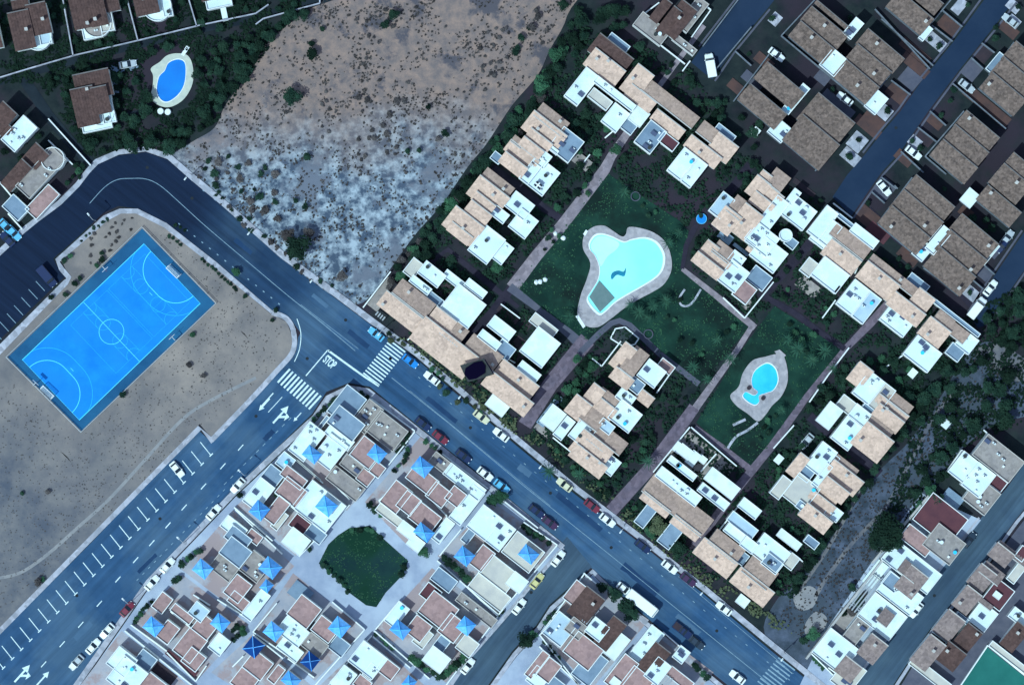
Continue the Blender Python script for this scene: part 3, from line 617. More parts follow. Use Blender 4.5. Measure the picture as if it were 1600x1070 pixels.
# ================================================================ HOUSES
# Each house: a line «# name | where it stands | how it looks | turn», then its pieces: kind x1 y1 x2 y2 [height],
# the two map points being opposite corners of the piece; «@ x y scale» sets the survey sheet the numbers are read from.
SURVEY = '''
@ 800 0 3.9625
# villa|beside the dead end street|brown tiled villa with walled roof terraces
q 1050 30 1000 240
q 1000 70 930 215
j 810 95 910 280 4
j 1150 0 1075 200 4
j 1000 250 1130 320 3
q 940 20 890 140 5
z 760 160 1070 400
z 810 95 910 20
z 1230 65 1110 235
z 1230 65 1130 -10
@ 900 40 5.333
# villa|at the top corner of the pool estate|white villa with red-brown and tan tiled roofs
q 115 215 450 300
t 80 330 385 400
g 260 135 430 190 4
w 85 365 5 675 5
w 145 480 490 680 5.4
y 110 595 285 650 4
w 210 805 440 750 4.6
b 440 770 590 750 4
g 380 850 490 850 3
z 240 940 440 770
# villa|second down from the top corner villa|long villa with brown tiled slope and tan roofs
d 560 540 1000 780
t 380 530 620 440
t 420 580 640 660
# villa|mid upper row of the estate|white villa with one tan roof and a dark patio roof
t 635 780 880 890
w 485 975 745 900 5
r 690 960 835 990 4.6
# villa|at the right end of the upper row|villa with two tan roofs and a broad white terrace
d 1015 890 1165 900
t 912 1003 1184 1120
t 1100 1030 1320 1030
g 1150 885 1310 935 4
w 757 1211 1083 1173 5
@ 660 150 5.333
# villa|upper left of the large pool along the field hedge|tan roofed villa with a broad white terrace
t 845 270 1180 350
d 950 165 1200 240
t 880 340 1060 420 5.2
w 1180 270 1210 560 5
w 1030 430 1130 470 5
j 1240 520 1400 560 .5
z 1395 490 1300 610
# villa|second down the field hedge|tan roofed villa with a white terrace and a diamond skylight
t 700 450 950 560
t 820 410 990 480 5.4
d 760 380 830 400 5
t 655 550 855 620 5.2
w 1000 460 1000 610 5
w 810 690 1140 650 5
s 925 750 1000 750 5.2
g 580 520 660 520 3
# villa|third down the field hedge|tan roofed villa with stepped bright white terraces
t 390 815 705 865
d 500 690 745 780
t 430 860 590 930 5.3
t 370 955 560 1010 5.3
w 690 920 930 920 5
w 560 980 720 1000 5
w 720 1090 960 1050 5
# villa|fourth down the field hedge|villa with a low tan roof and several white flat roofs
t 187 1072 496 1109
t 225 1115 400 1190 4.8
w 576 1344 757 1275 4.4
w 384 1285 688 1205 5
@ 560 370 5.333
# villa|at the road corner by the stone boundary wall|wide villa with a pale tan roof and walled yard
t 180 560 520 690
d 310 460 625 570
w 430 370 610 440 4.6
y 390 290 530 240 3
w 500 300 730 330 4.6
e 70 560 330 400
l 140 640 230 680 2.6
g 560 480 700 540 3
z 530 660 660 560
z 40 590 270 290
# villa|above the dark hexagonal canopy|villa with a long pale tan roof and a dark light well
w 690 590 1060 570 5
c 690 430 810 420
w 705 330 925 420 4
w 885 405 1070 465 4.4
t 450 840 980 1010
t 570 720 800 715
d 700 790 900 790
z 410 860 560 720
@ 700 460 5.333
# villa|lower right of the dark hexagonal canopy|villa with white terraces and a square light well
w 330 260 560 310 4.6
w 250 350 440 410 4.6
d 150 440 440 520
g 390 470 550 460 4
w 600 470 930 410 5
c 530 410 650 390
w 570 620 770 670 4.6
t 400 650 735 770
t 300 740 690 910 5.6
b 330 910 490 940 3.4
y 690 220 900 300 3
f 400 130 600 200
f 600 260 740 200
z 440 80 600 200
z 560 570 400 480
@ 830 520 5.333
# villa|below the hexagonal planter at the foot of the large lawn|tan and white villa with an L shaped parapet
t 665 250 850 150
d 755 285 955 190
w 880 350 1115 325 5
t 665 360 830 400 5.4
w 790 440 940 430 4.6
t 880 530 1000 550 3.5
p 1060 270 1180 290 3
z 1170 320 980 590
# villa|between the purple footpaths near the main road|large villa of many tan roofs round a white terrace
w 640 700 915 680 5
w 700 530 865 540 4.6
t 490 610 690 650
d 575 500 710 560
t 450 530 590 490 5.4
t 295 640 480 610 5
d 420 700 610 700
w 550 770 690 780 4.8
# villa|beside the pavement lower right of the purple footpath|villa with low tan roofs and three white terraces
w 310 850 540 800 5
w 185 840 360 740 4.4
b 90 730 270 680 3.2
g 60 740 260 560 .4
e 20 790 170 830
d 480 870 655 870
t 330 960 660 990
d 620 910 780 920
t 330 1010 610 1120 5
w 555 1104 741 1077 4.4
z 180 870 330 990
@ 1050 260 5.333
# villa|at the upper right of the large pool|large villa with patchwork tan roofs and bright white terraces
t 620 210 790 170
d 795 130 955 110
t 740 220 900 270
t 650 290 825 340
t 720 100 800 100 5
w 600 600 960 320 5
w 900 400 1190 385 5
w 600 620 880 610 5.1
w 640 740 950 735 4.8
t 630 690 770 800 4
D 880 580 990 580 6
g 940 640 1030 640 3
f 1000 130 1200 230
w 940 290 1060 230 4.6
# villa|behind the small round blue pool|white fronted villa with three tan roofs
w 305 370 510 290 4.8
d 465 365 625 330
t 345 480 545 440
t 470 510 725 430
g 390 580 500 600 .6
@ 1060 360 5.333
# villa|right of the large pool at the path corner|square villa with four tan roofs and a white terrace
t 180 185 310 160
d 290 170 445 190
t 230 240 410 290
t 120 250 345 350 5.3
w 320 410 580 360 5
w 400 250 550 240 4.8
p 455 530 630 500 4
g 570 400 760 400 3
g 470 120 570 200 .6
e 480 600 620 600
z 790 430 550 730
z 370 560 550 730
@ 1230 300 5.333
# villa|at the foot of the dark blue street|villa with a white upper terrace and two tan slopes
w 160 330 410 190 4.6
w 250 400 440 300 4.8
g 400 190 540 290 4
w 510 330 745 415 4.6
d 360 350 665 480
t 290 510 580 590
w 190 690 500 700 5
c 380 830 490 830
y 110 650 240 610 3
e 60 770 290 810
z 200 690 340 800
w 180 390 320 430 3
z 290 1050 400 900
z 380 95 540 220
# villa|left of the long brown roofed row|villa with a long tan slope and a white terrace
t 580 705 900 790
d 680 580 1090 840
w 400 930 765 900 5
t 1005 925 1190 905 5.4
g 1000 730 1160 790 3
z 640 500 560 680
# villa|across the dark passage from the scrub ground|villa with one tan roof over a white terrace
t 830 930 1110 1030 5.6
w 760 1060 1060 1060 4.8
@ 1200 270 3.9625
# villa|at the tip of the estate above the scrub ground|villa with tan roofs and a long blue-grey terrace
t 930 990 1100 990
d 1030 900 1130 920
d 1070 950 1220 1000
g 1010 790 1290 1000 4
w 1150 1060 1290 1040 4
w 830 1120 1060 1120 4.6
g 1100 1110 1200 1110 3
z 830 1130 730 1200
@ 1180 570 5.333
# villa|right of the small pool beside the white path wall|villa with a white terrace and stepped tan roofs
t 770 110 945 60
w 800 230 1150 215 5
g 890 350 990 360 4.5
d 1100 280 1280 350
t 980 320 1240 430
t 970 410 1200 480 5.4
d 930 480 1110 560 5.6
t 800 640 1110 640 5.8
w 620 600 970 430 5
b 515 455 700 385 4.6
y 680 330 850 350 3
@ 1200 680 5.333
# villa|between path wall and dirt track|villa with white centre terrace and rows of tan roofs
w 300 240 560 140 5
g 480 170 570 190 4.6
d 550 210 720 290
t 470 310 760 390
t 430 420 640 480 5.7
w 350 400 520 260 5
g 220 300 360 310 4.6
t 160 290 310 200 4.8
# villa|left of the great dark tree|villa with pale terraces and four tan roofs
w 110 490 420 440 5
y 20 470 175 385 4.5
t 320 530 530 600
t 430 460 550 540
t 260 650 500 720 5.5
w 460 640 610 640 4.5
g 230 580 300 580 5.2
@ 980 650 5.333
# villa|inside the long white L shaped wall|villa with a long tan roof behind a paved white-walled yard
e 330 330 900 420
b 390 270 450 250 2.6
b 425 290 530 300 2.8
b 500 370 590 330 2.6
b 600 355 645 360 2
w 330 370 570 490 4.6
w 230 490 610 670 5
d 140 610 690 860
t 120 670 330 790 5.4
t 370 870 580 980 5.4
w 580 610 840 720 5
b 650 510 910 600 6
g 70 870 230 780 3
g 260 1030 440 960 3
z 520 90 215 465
z 530 90 910 415
z 740 310 610 460
@ 1060 750 5.333
# villa|near the right end of the road|villa with two tan roofs round a dark light well
w 490 210 680 250 4
w 400 320 650 410 4.6
w 370 410 545 450 5
w 505 530 650 530 5
c 630 460 700 450
d 260 500 525 580
t 135 590 465 690
z 500 210 270 500
g 470 650 570 630 3
# villa|last on the main road|villa with two big tan slopes and pale blue terraces
w 590 590 920 600 4.6
w 680 680 860 690 5
b 830 450 1000 530 3.5
d 540 740 800 770
t 440 830 765 930
y 865 680 990 650 3
z 980 630 1050 690
b 490 1000 570 1000 3
g 1050 500 1150 520 3
@ 430 600 5.333
# terraced_house|at the rounded street corner by the zebra crossing|white house with a curved blue-grey terrace
g 450 220 750 130 3.4
w 450 310 740 340 6
w 330 410 440 280 3.2
# terraced_house|facing the left road below the zebra crossing|bright white house with a blue pavilion
w 130 540 410 410 5
w 330 600 600 520 5.4
w 430 400 650 480 5
k 230 580 400 580
z 100 560 380 800
# terraced_house|first on the road side of the blue pavilion quarter|house with two walled taupe roof terraces
j 650 320 890 215 3.4
j 770 380 1095 395 3.4
z 800 120 1165 390
z 1165 395 940 680
# terraced_house|in the upper quarter behind the walled taupe terraces|pink terraced house with a bright blue pavilion
p 640 580 890 550 5
k 770 580 940 570
# terraced_house|at the lower end of the upper block|taupe and beige house of low stepped terraces
j 555 660 730 690 4
j 440 780 740 870 3.4
p 800 720 910 700 3
p 690 780 820 770 3
z 430 770 620 960
@ 280 700 5.333
# terraced_house|in the second block against its upper wall|pink terraced house with a small white rounded roof
g 700 235 870 220 3.4
p 860 210 1060 270 4.6
p 820 360 1060 360 4.9
w 820 120 960 100 3
z 900 30 1200 290
# terraced_house|in the second block on the left road side|white and pink house with a blue pavilion
w 550 430 790 330 4.6
k 590 520 770 500
p 720 560 920 460 5
y 780 640 900 560 3
z 460 490 780 770
z 800 370 1100 620
# terraced_house|in the second block nearest the upper block|white house with a sky blue pavilion at its corner
w 960 480 1380 480 4.6
k 1140 480 1330 470
# terraced_house|in the second block above the square lawn path|dark red terraced house with a white square tower
r 930 630 1090 630 4
b 880 770 1085 765 6.5
g 1060 700 1220 720 3.2
z 1000 900 1420 470
# terraced_house|in the third block facing the left road|blue-grey terraced house with a taupe court
g 395 730 600 760 4
g 355 860 600 860 4.6
p 570 730 690 740 3
w 360 640 560 680 3
j 270 980 490 1000 3.4
z 470 510 860 880
# terraced_house|at the left corner of the third block|house with a deep blue pavilion against the street hedge
k 120 1000 300 990
# terraced_house|in the third block left of the square lawn|taupe terraced house with a deep blue pavilion
j 520 1000 760 960 4
k 670 990 870 980
@ 560 660 5.333
# terraced_house|at the road corner of the fourth block|house with a bright blue pavilion and a grey roof court
k 440 370 630 360
j 600 320 775 350 3.2
p 410 450 660 490 5
# terraced_house|along the road side of the fourth block|pink and white terraced house with a long white terrace
p 575 600 770 590 5
p 735 620 890 600 5.3
w 720 420 1050 560 3.4
w 770 780 1040 590 3
z 700 260 1080 550
z 1070 560 810 820
# terraced_house|on the square lawn side of the fourth block|pink terraced house behind a cream walled strip
p 195 650 440 580 4.6
p 330 680 515 650 5
y 190 680 450 950 3
z 170 650 270 560
# terraced_house|at the lower tip of the fourth block|pink house with a blue pavilion between two white cubes
p 430 780 680 790 4.6
k 460 900 640 910
b 340 880 475 900 5
b 420 1000 540 1000 5
w 620 950 790 840 3
z 560 590 760 800
@ 640 770 5.333
# terraced_house|at the top of the fifth block under the street tree|white house with one large flat terrace
w 490 270 870 300 5
g 440 380 560 300 3
z 780 60 1070 290
# terraced_house|on the left side of the fifth block|house with a pale blue pavilion and a mauve terrace
k 370 520 550 510
p 510 570 700 500 5
z 250 520 430 300
# terraced_house|in the fifth block at the mouth of the side street|cream house with a bright blue pavilion
y 780 480 1110 490 4.6
k 900 500 1080 500
z 950 240 1230 430
z 1230 430 740 1010
# terraced_house|at the lower tip of the fifth block|cream house with broad beige terraces and a white cube
y 590 650 900 680 4.6
y 500 770 830 870 3.6
b 820 740 970 730 6.5
z 230 560 740 1010
@ 160 870 5.333
# terraced_house|in the third block at its lower corner|pink terraced house with a teal blue pavilion
p 1030 280 1240 230 4.6
p 1060 350 1220 370 4
k 1320 240 1440 220
w 1180 470 1390 320 3
z 960 350 1180 490
# terraced_house|at the left corner of the sixth block by the left road|pink house with a deep blue pavilion
k 350 570 530 560
p 470 640 640 590 5
z 240 560 540 780
# terraced_house|at the top of the sixth block|pink house with a tall white stair tower
p 590 430 760 500 4.6
w 740 450 890 440 6
p 430 400 580 350 3
z 760 310 900 400
# terraced_house|on the right side of the sixth block|pink house with a pale blue pavilion beside garden trees
k 910 540 1080 530
p 765 580 960 560 5
w 900 740 1060 700 3
# terraced_house|at the lower tip of the sixth block|pink terraced house with a dark red yard
p 610 760 870 690 4.6
p 680 850 860 830 5
r 540 800 780 960 .6
z 570 450 870 690
z 540 790 780 1030
z 780 1030 870 900
# terraced_house|at the bottom left beside the left road|white house with two large flat roofs
w 60 870 290 850 5
w 60 1000 380 960 5.4
g 280 860 450 850 3
f 400 950 630 990
p 330 1060 560 1080 4
z 190 610 770 1080
@ 360 870 5.333
# terraced_house|at the left corner of the seventh block|white house with a pale blue pavilion
k 280 610 460 600
w 400 600 650 620 4.6
z 190 620 480 820
z 190 620 390 380
# terraced_house|at the top of the seventh block under the plaza|pink terraced house with a curved grey court
p 490 460 750 430 4.6
g 490 290 680 300 .6
z 500 470 800 710
# terraced_house|on the right side of the seventh block|pink house with a deep blue pavilion
p 690 590 900 590 5
k 820 580 1010 560
z 850 370 1120 600
z 1120 600 710 1060
# terraced_house|at the lower tip of the seventh block|taupe house with a navy pavilion
K 590 860 760 840
j 610 720 810 730 4.6
g 830 740 990 730 3
w 400 740 600 790 3
z 480 840 700 1000
# terraced_house|at the top of the eighth block|pink terraced house with a dark navy pavilion
K 110 750 300 720
p 120 900 350 880 4.6
z 190 640 440 840
# terraced_house|in the eighth block at the bottom edge|pink house with a royal blue pavilion
k 430 1010 600 1010
p 330 1000 450 930 5
p 20 1030 230 1010 4.4
z 110 820 20 910
# terraced_house|at the bottom below the square lawn crossing|white and mauve terraced house with a stair tower
w 1000 850 1300 840 5
p 1230 920 1400 920 4.6
k 1430 1040 1560 1020
z 1190 660 1500 920
# terraced_house|at the bottom edge in the middle|pale house with a white flat roof and mauve terrace
w 840 1050 1045 970 5
p 1040 1040 1170 1040 4.6
p 1120 960 1230 920 4.4
z 1180 650 830 1040
@ 540 870 5.333
# terraced_house|at the left corner of the ninth block|mauve terraced house with a blue pavilion
k 370 590 550 590
p 510 600 710 570 5
w 340 520 520 430 3
z 250 600 450 360
z 240 610 700 1010
# terraced_house|at the top of the ninth block|house with a dark red terrace and a long grey roof court
r 630 300 790 290 3.5
p 620 440 930 430 4.6
j 930 350 1250 520 3.2
g 720 170 920 200 3.2
z 950 190 1270 490
# terraced_house|in the middle of the ninth block|pink terraced house with a bright blue pavilion
p 780 600 1000 560 5
k 920 570 1090 550
# terraced_house|at the lower tip of the ninth block|house with a gleaming white square roof over a hedge
b 660 840 860 840 6.5
y 570 690 720 640 4
g 740 730 860 700 4
y 930 740 1100 720 4
z 1270 490 840 1060
z 590 460 880 700
@ 820 870 5.333
# terraced_house|at the corner of side street and main road|mauve roofed house with a slatted pergola
q 370 440 640 350 5
l 470 510 580 510 5.2
w 510 600 690 580 6
q 590 690 820 560 5
b 650 765 855 685 4.6
p 330 330 500 250 3
z 490 130 620 240
z 130 640 500 130
# terraced_house|on the side street below the corner house|white and taupe house with a mauve slatted terrace
w 160 620 420 560 4.6
j 340 590 510 580 5
p 330 770 640 770 5
g 400 960 680 860 3
z 120 640 450 1067
# terraced_house|beside the dark pickup truck|mauve house with a pergola and white terraces
q 950 890 1185 790 5
w 880 800 1145 640 3
w 1000 970 1200 900 6
l 1100 1020 1230 1010 5.2
p 670 1020 930 880 5
p 1180 960 1390 1040 4.6
b 720 1030 780 1030 5.6
w 1240 820 1360 790 3
p 790 1060 1060 1020 4.8
z 1150 620 1300 750
z 860 800 1070 560
# terraced_house|at the bottom left of the side street|mauve terraced house under a dark tree
p 10 960 190 810 4.6
w 20 1010 200 980 4
p 110 960 290 900 5
g 100 1100 320 1060 3
z 120 740 450 1060
@ 1350 640 6.4
# villa|nearest the right edge behind the trees|house with a broad taupe roof terrace
j 1080 440 1560 520 5
z 1190 200 1560 530
z 1560 530 1410 710
z 1190 560 1410 720
# villa|right of the great dark tree|white stuccoed house with a grey-brown low roof
w 830 610 1170 560 4
w 960 740 1290 650 4.6
r 1240 720 1400 730 3
j 990 880 1330 840 3.6
g 780 880 980 900 .6
z 970 400 820 620
z 970 400 1190 560
@ 1200 680 5.333
# terraced_house|below the great dark tree behind a stone edged wall|brick red terraced house with taupe roof
r 1210 690 1640 700 3.6
p 1100 840 1370 900 3.4
j 1290 900 1620 900 4.2
Z 1340 490 860 1060
@ 1240 820 4.28
# terraced_house|on the right hand street opposite the white car|white terraced house with a hipped tan-brown roof
w 590 220 970 330 3.4
t 680 400 870 350 4.6
d 700 290 830 310 4.6
w 560 430 850 480 3
g 590 380 715 370 3
w 470 370 620 280 .8
# terraced_house|in the middle of the white row by the dirt track|white terraced house with a long narrow brown roof
w 430 600 740 610 3.4
d 560 620 650 600 4.8
t 430 840 600 800 4.8
j 330 740 500 660 3
l 360 540 600 380 2.4
j 260 660 410 590 .8
z 420 800 530 910
# terraced_house|at the road end of the white row|white terraced house with a small hipped brown roof
w 130 840 420 830 3.6
t 280 960 430 950 4.6
w 250 1030 470 970 3
Z 80 890 700 90
z 110 850 330 1067
z 230 950 420 1090
@ 1400 820 4.28
# terraced_house|at the top of the far right row|brown tiled terraced house with a yellowish terrace
t 620 190 760 200 4.6
y 740 350 856 270 4
d 680 130 860 250 4.6
r 790 200 870 170 4.8
z 580 260 700 370
# terraced_house|second down the far right row|brown tiled house with a dark red roof terrace
t 480 370 640 330 4.6
d 560 300 700 330 4.6
r 580 480 770 440 4
b 650 460 680 465 5
z 470 400 670 580
# terraced_house|third down the far right row|brown tiled house with a white roof terrace
t 380 520 540 470 4.6
d 480 440 620 540 4.6
w 480 620 660 590 3.6
# terraced_house|fourth down the far right row|terraced house with orange-brown roofs
t 250 690 430 640 4.6
q 380 780 545 720 4.4
g 400 600 480 640 3
z 240 710 440 860
# terraced_house|at the foot of the far right row|brown roofed house with a long pale side terrace
t 100 890 300 800 4.6
q 270 880 440 860 4.4
y 90 920 350 1060 3
z 80 920 290 1067
# terraced_house|above the green playing field|house with a pale grey flat roof
w 750 600 900 640 4
q 700 780 860 700 4.4
y 640 780 856 980 3
z 610 800 430 1067
z 610 800 856 1000
@ 0 130 4.458 43
# villa|at the left edge above the rounded roof house|white villa with a stepped roof terrace|43
w 30 400 270 320 5
q -80 290 120 230 5
q 0 330 90 330 4.6
z 340 250 635 575
# villa|above the curved road|villa with a rounded taupe roof terrace edged in white|43
j 140 720 460 540 5
E 300 535 465 535 5.03
p 200 880 410 780 3
q 170 550 340 510 4.6
q 40 700 220 600 4.6
g 40 860 200 880 3
z 0 690 110 820
z 60 910 160 1020
z 340 400 510 570
@ 0 0 3.9625
# villa|alone left of the peanut shaped pool|brown tiled villa with a white curved veranda|-12
q 480 490 700 580 5
q 465 580 620 760 5
q 590 570 690 690 5.3
w 620 600 725 755 3.6
w 510 740 700 790 3.4
D 545 700 715 700 3.5
# villa|at the upper left beyond the lane|brown tiled villa with a round white balcony|-12
q 80 110 225 290 5
q 190 60 320 200 5
q 100 30 190 90 4.6
w 235 130 330 270 3.6
D 150 230 330 230 3.5
# villa|second from the left beyond the lane|brown tiled villa with a round brown balcony|-12
q 455 20 595 160 5
q 560 0 670 150 5.3
q 670 10 740 60 4.6
w 610 50 715 190 3.6
w 515 170 640 230 3.2
E 520 150 700 150 3.5
# villa|third from the left beyond the lane|brown tiled villa with a half round white terrace|-12
q 840 -40 985 75 5
D 890 50 1070 50 3.5
w 1000 -20 1075 100 3.3
# villa|fourth from the left beyond the lane|white terraced villa with a stepped white walk|-12
w 1270 -40 1440 35 3.6
w 1360 10 1410 125 .5
q 1250 -90 1400 -20 5
# villa|at the far left edge beyond the lane|brown roofed villa half out of view|-12
q -90 130 18 290 5
'''
# the dark brown estate: every strip of roof is a terraced house of its own
ROWS = '''
@ 800 0 3.9625
% first row right of the dead end street
n 1500 490 1790 590
n 1400 620 1680 720
z 1370 630 1590 340
z 1180 290 1400 0
z 1230 470 1480 170
z 1380 320 1480 410
@ 1200 0 3.9625
% second row facing the dark blue street
n 180 740 515 775
n 90 870 420 910
w 0 820 130 810 4
w 90 680 240 560 4
z 510 780 290 1060
% third row in the upper middle of the brown estate
n 290 30 500 200
n 205 130 470 240
n 130 230 390 320
w 320 410 470 385 5
w 465 215 570 160 5
n 545 275 820 380
n 480 370 740 460
n 400 480 665 555
w 600 660 725 620 3
z 820 380 600 660
z 80 225 600 660
z 80 225 290 0
z 760 500 880 590
% fourth row at the top of the dark blue street
n 830 -60 1060 40
n 730 50 1000 135
w 935 240 1000 190 3
z 1140 -10 930 240
z 700 120 1020 410
z 660 60 1000 430
z 1080 70 1200 170
z 1010 160 1140 260
% upper row right of the dark blue street
n 1440 370 1700 430
n 1370 460 1640 540
n 1305 550 1570 635
g 1350 430 1460 370 3
z 1310 550 1520 265
z 1310 550 1510 720
z 1320 270 1400 330
z 1255 360 1330 430
z 1140 520 1470 800
% middle row right of the dark blue street
n 1150 780 1405 865
n 1080 870 1340 955
n 1000 965 1270 1050
z 1210 690 970 970
z 970 970 1100 1080
z 1000 690 1100 780
z 925 790 1040 880
z 820 940 960 1070
% row at the far right edge of the brown estate
n 1430 1050 1620 1060
n 1360 1130 1600 1160
n 1285 1235 1540 1325
z 1280 1240 1490 1410
b 1190 1240 1285 1220 4
@ 1200 270 3.9625
% lower left row of the brown estate
n 820 130 1130 220
n 750 215 1060 315
n 680 310 980 410
w 890 500 1000 470 4
w 970 467 1115 375 5
g 970 400 1050 330 4.5
z 890 30 680 310
z 680 320 920 520
z 640 120 720 190
z 780 80 800 100
z 700 30 790 100
% lower right row of the brown estate
n 1100 370 1400 450
n 1030 470 1330 550
n 960 575 1260 650
w 1290 530 1410 460 4
z 1400 480 1170 740
z 960 590 1170 740
z 1320 560 1400 630
z 1260 660 1330 720
'''
KIND = {'t': ('tiled_roof', 'tan_tiles', 4.6), 'd': ('tiled_roof', 'tan_tiles_shaded', 4.6), 'q': ('tiled_roof', 'red_tiles', 4.6), 'n': ('tiled_roof', 'brown_tiles', 5.0),
        'w': ('roof_terrace', 'white_terrace', 4.4), 'g': ('roof_terrace', 'blue_grey_terrace', 3.2), 'y': ('roof_terrace', 'cream_terrace', 3.4), 'j': ('roof_terrace', 'taupe_terrace', 3.4),
        'p': ('roof_terrace', 'pink_terrace', 3.4), 'r': ('roof_terrace', 'red_terrace', 3.4), 'b': ('flat_roof', 'white_slab', 5.4)}
def clutter(house, x0, x1, y0, y1, h, rg, tile, rise=0, flip=1):
    """chimneys on tiled roofs; air conditioners, tanks, dishes and boxes on terraces"""
    w_, d_ = x1-x0, y1-y0
    if tile:
        if w_*d_ > 22 and rg.random() < .65:
            x, y = rg.uniform(x0+.8, x1-.8), rg.uniform(y0+.8, y1-.8)
            c = MB(); c.box(x-.28, y-.28, h, x+.28, y+.28, h+rise+.9); o = c.build('chimney', 'white_wall', house)
            k = MB(); k.box(x-.36, y-.36, h+rise+.93, x+.36, y+.36, h+rise+1.03); k.build('chimney_cap', 'pale_cap', o)
        return
    n = 0 if w_*d_ < 9 else (rg.choice((1, 2)) if w_*d_ < 30 else rg.choice((2, 3, 4, 5)))
    for _ in range(n):
        x, y = rg.uniform(x0+.9, x1-.9), rg.uniform(y0+.9, y1-.9)
        k = rg.random(); c = MB()
        if k < .4:
            c.box(x-.45, y-.2, h+.06, x+.45, y+.2, h+.7); o = c.build('air_conditioner', 'net', house)
            f = MB(); f.cyl(x, y, h+.705, h+.73, .16, n=8); f.build('fan_grille', 'grey_metal', o)
        elif k < .6:
            c.cyl(x, y, h+.05, h+1.0, .45, n=12); c.build('water_tank', rg.choice(('net', 'grey_metal', 'water_blue')), house)
        elif k < .8:
            c.box(x-.7, y-.45, h+.05, x+.7, y+.45, h+.09); c.hexa([(x-.7, y-.45, h+.25), (x+.7, y-.45, h+.25), (x+.7, y+.45, h+.6), (x-.7, y+.45, h+.6)], [(x-.7, y-.45, h+.32), (x+.7, y-.45, h+.32), (x+.7, y+.45, h+.67), (x-.7, y+.45, h+.67)])
            c.build('solar_panel', 'solar', house)
        else:
            c.box(x-.25, y-.25, h+.02, x+.25, y+.25, h+.55); c.build('vent_shaft', 'white_wall', house)
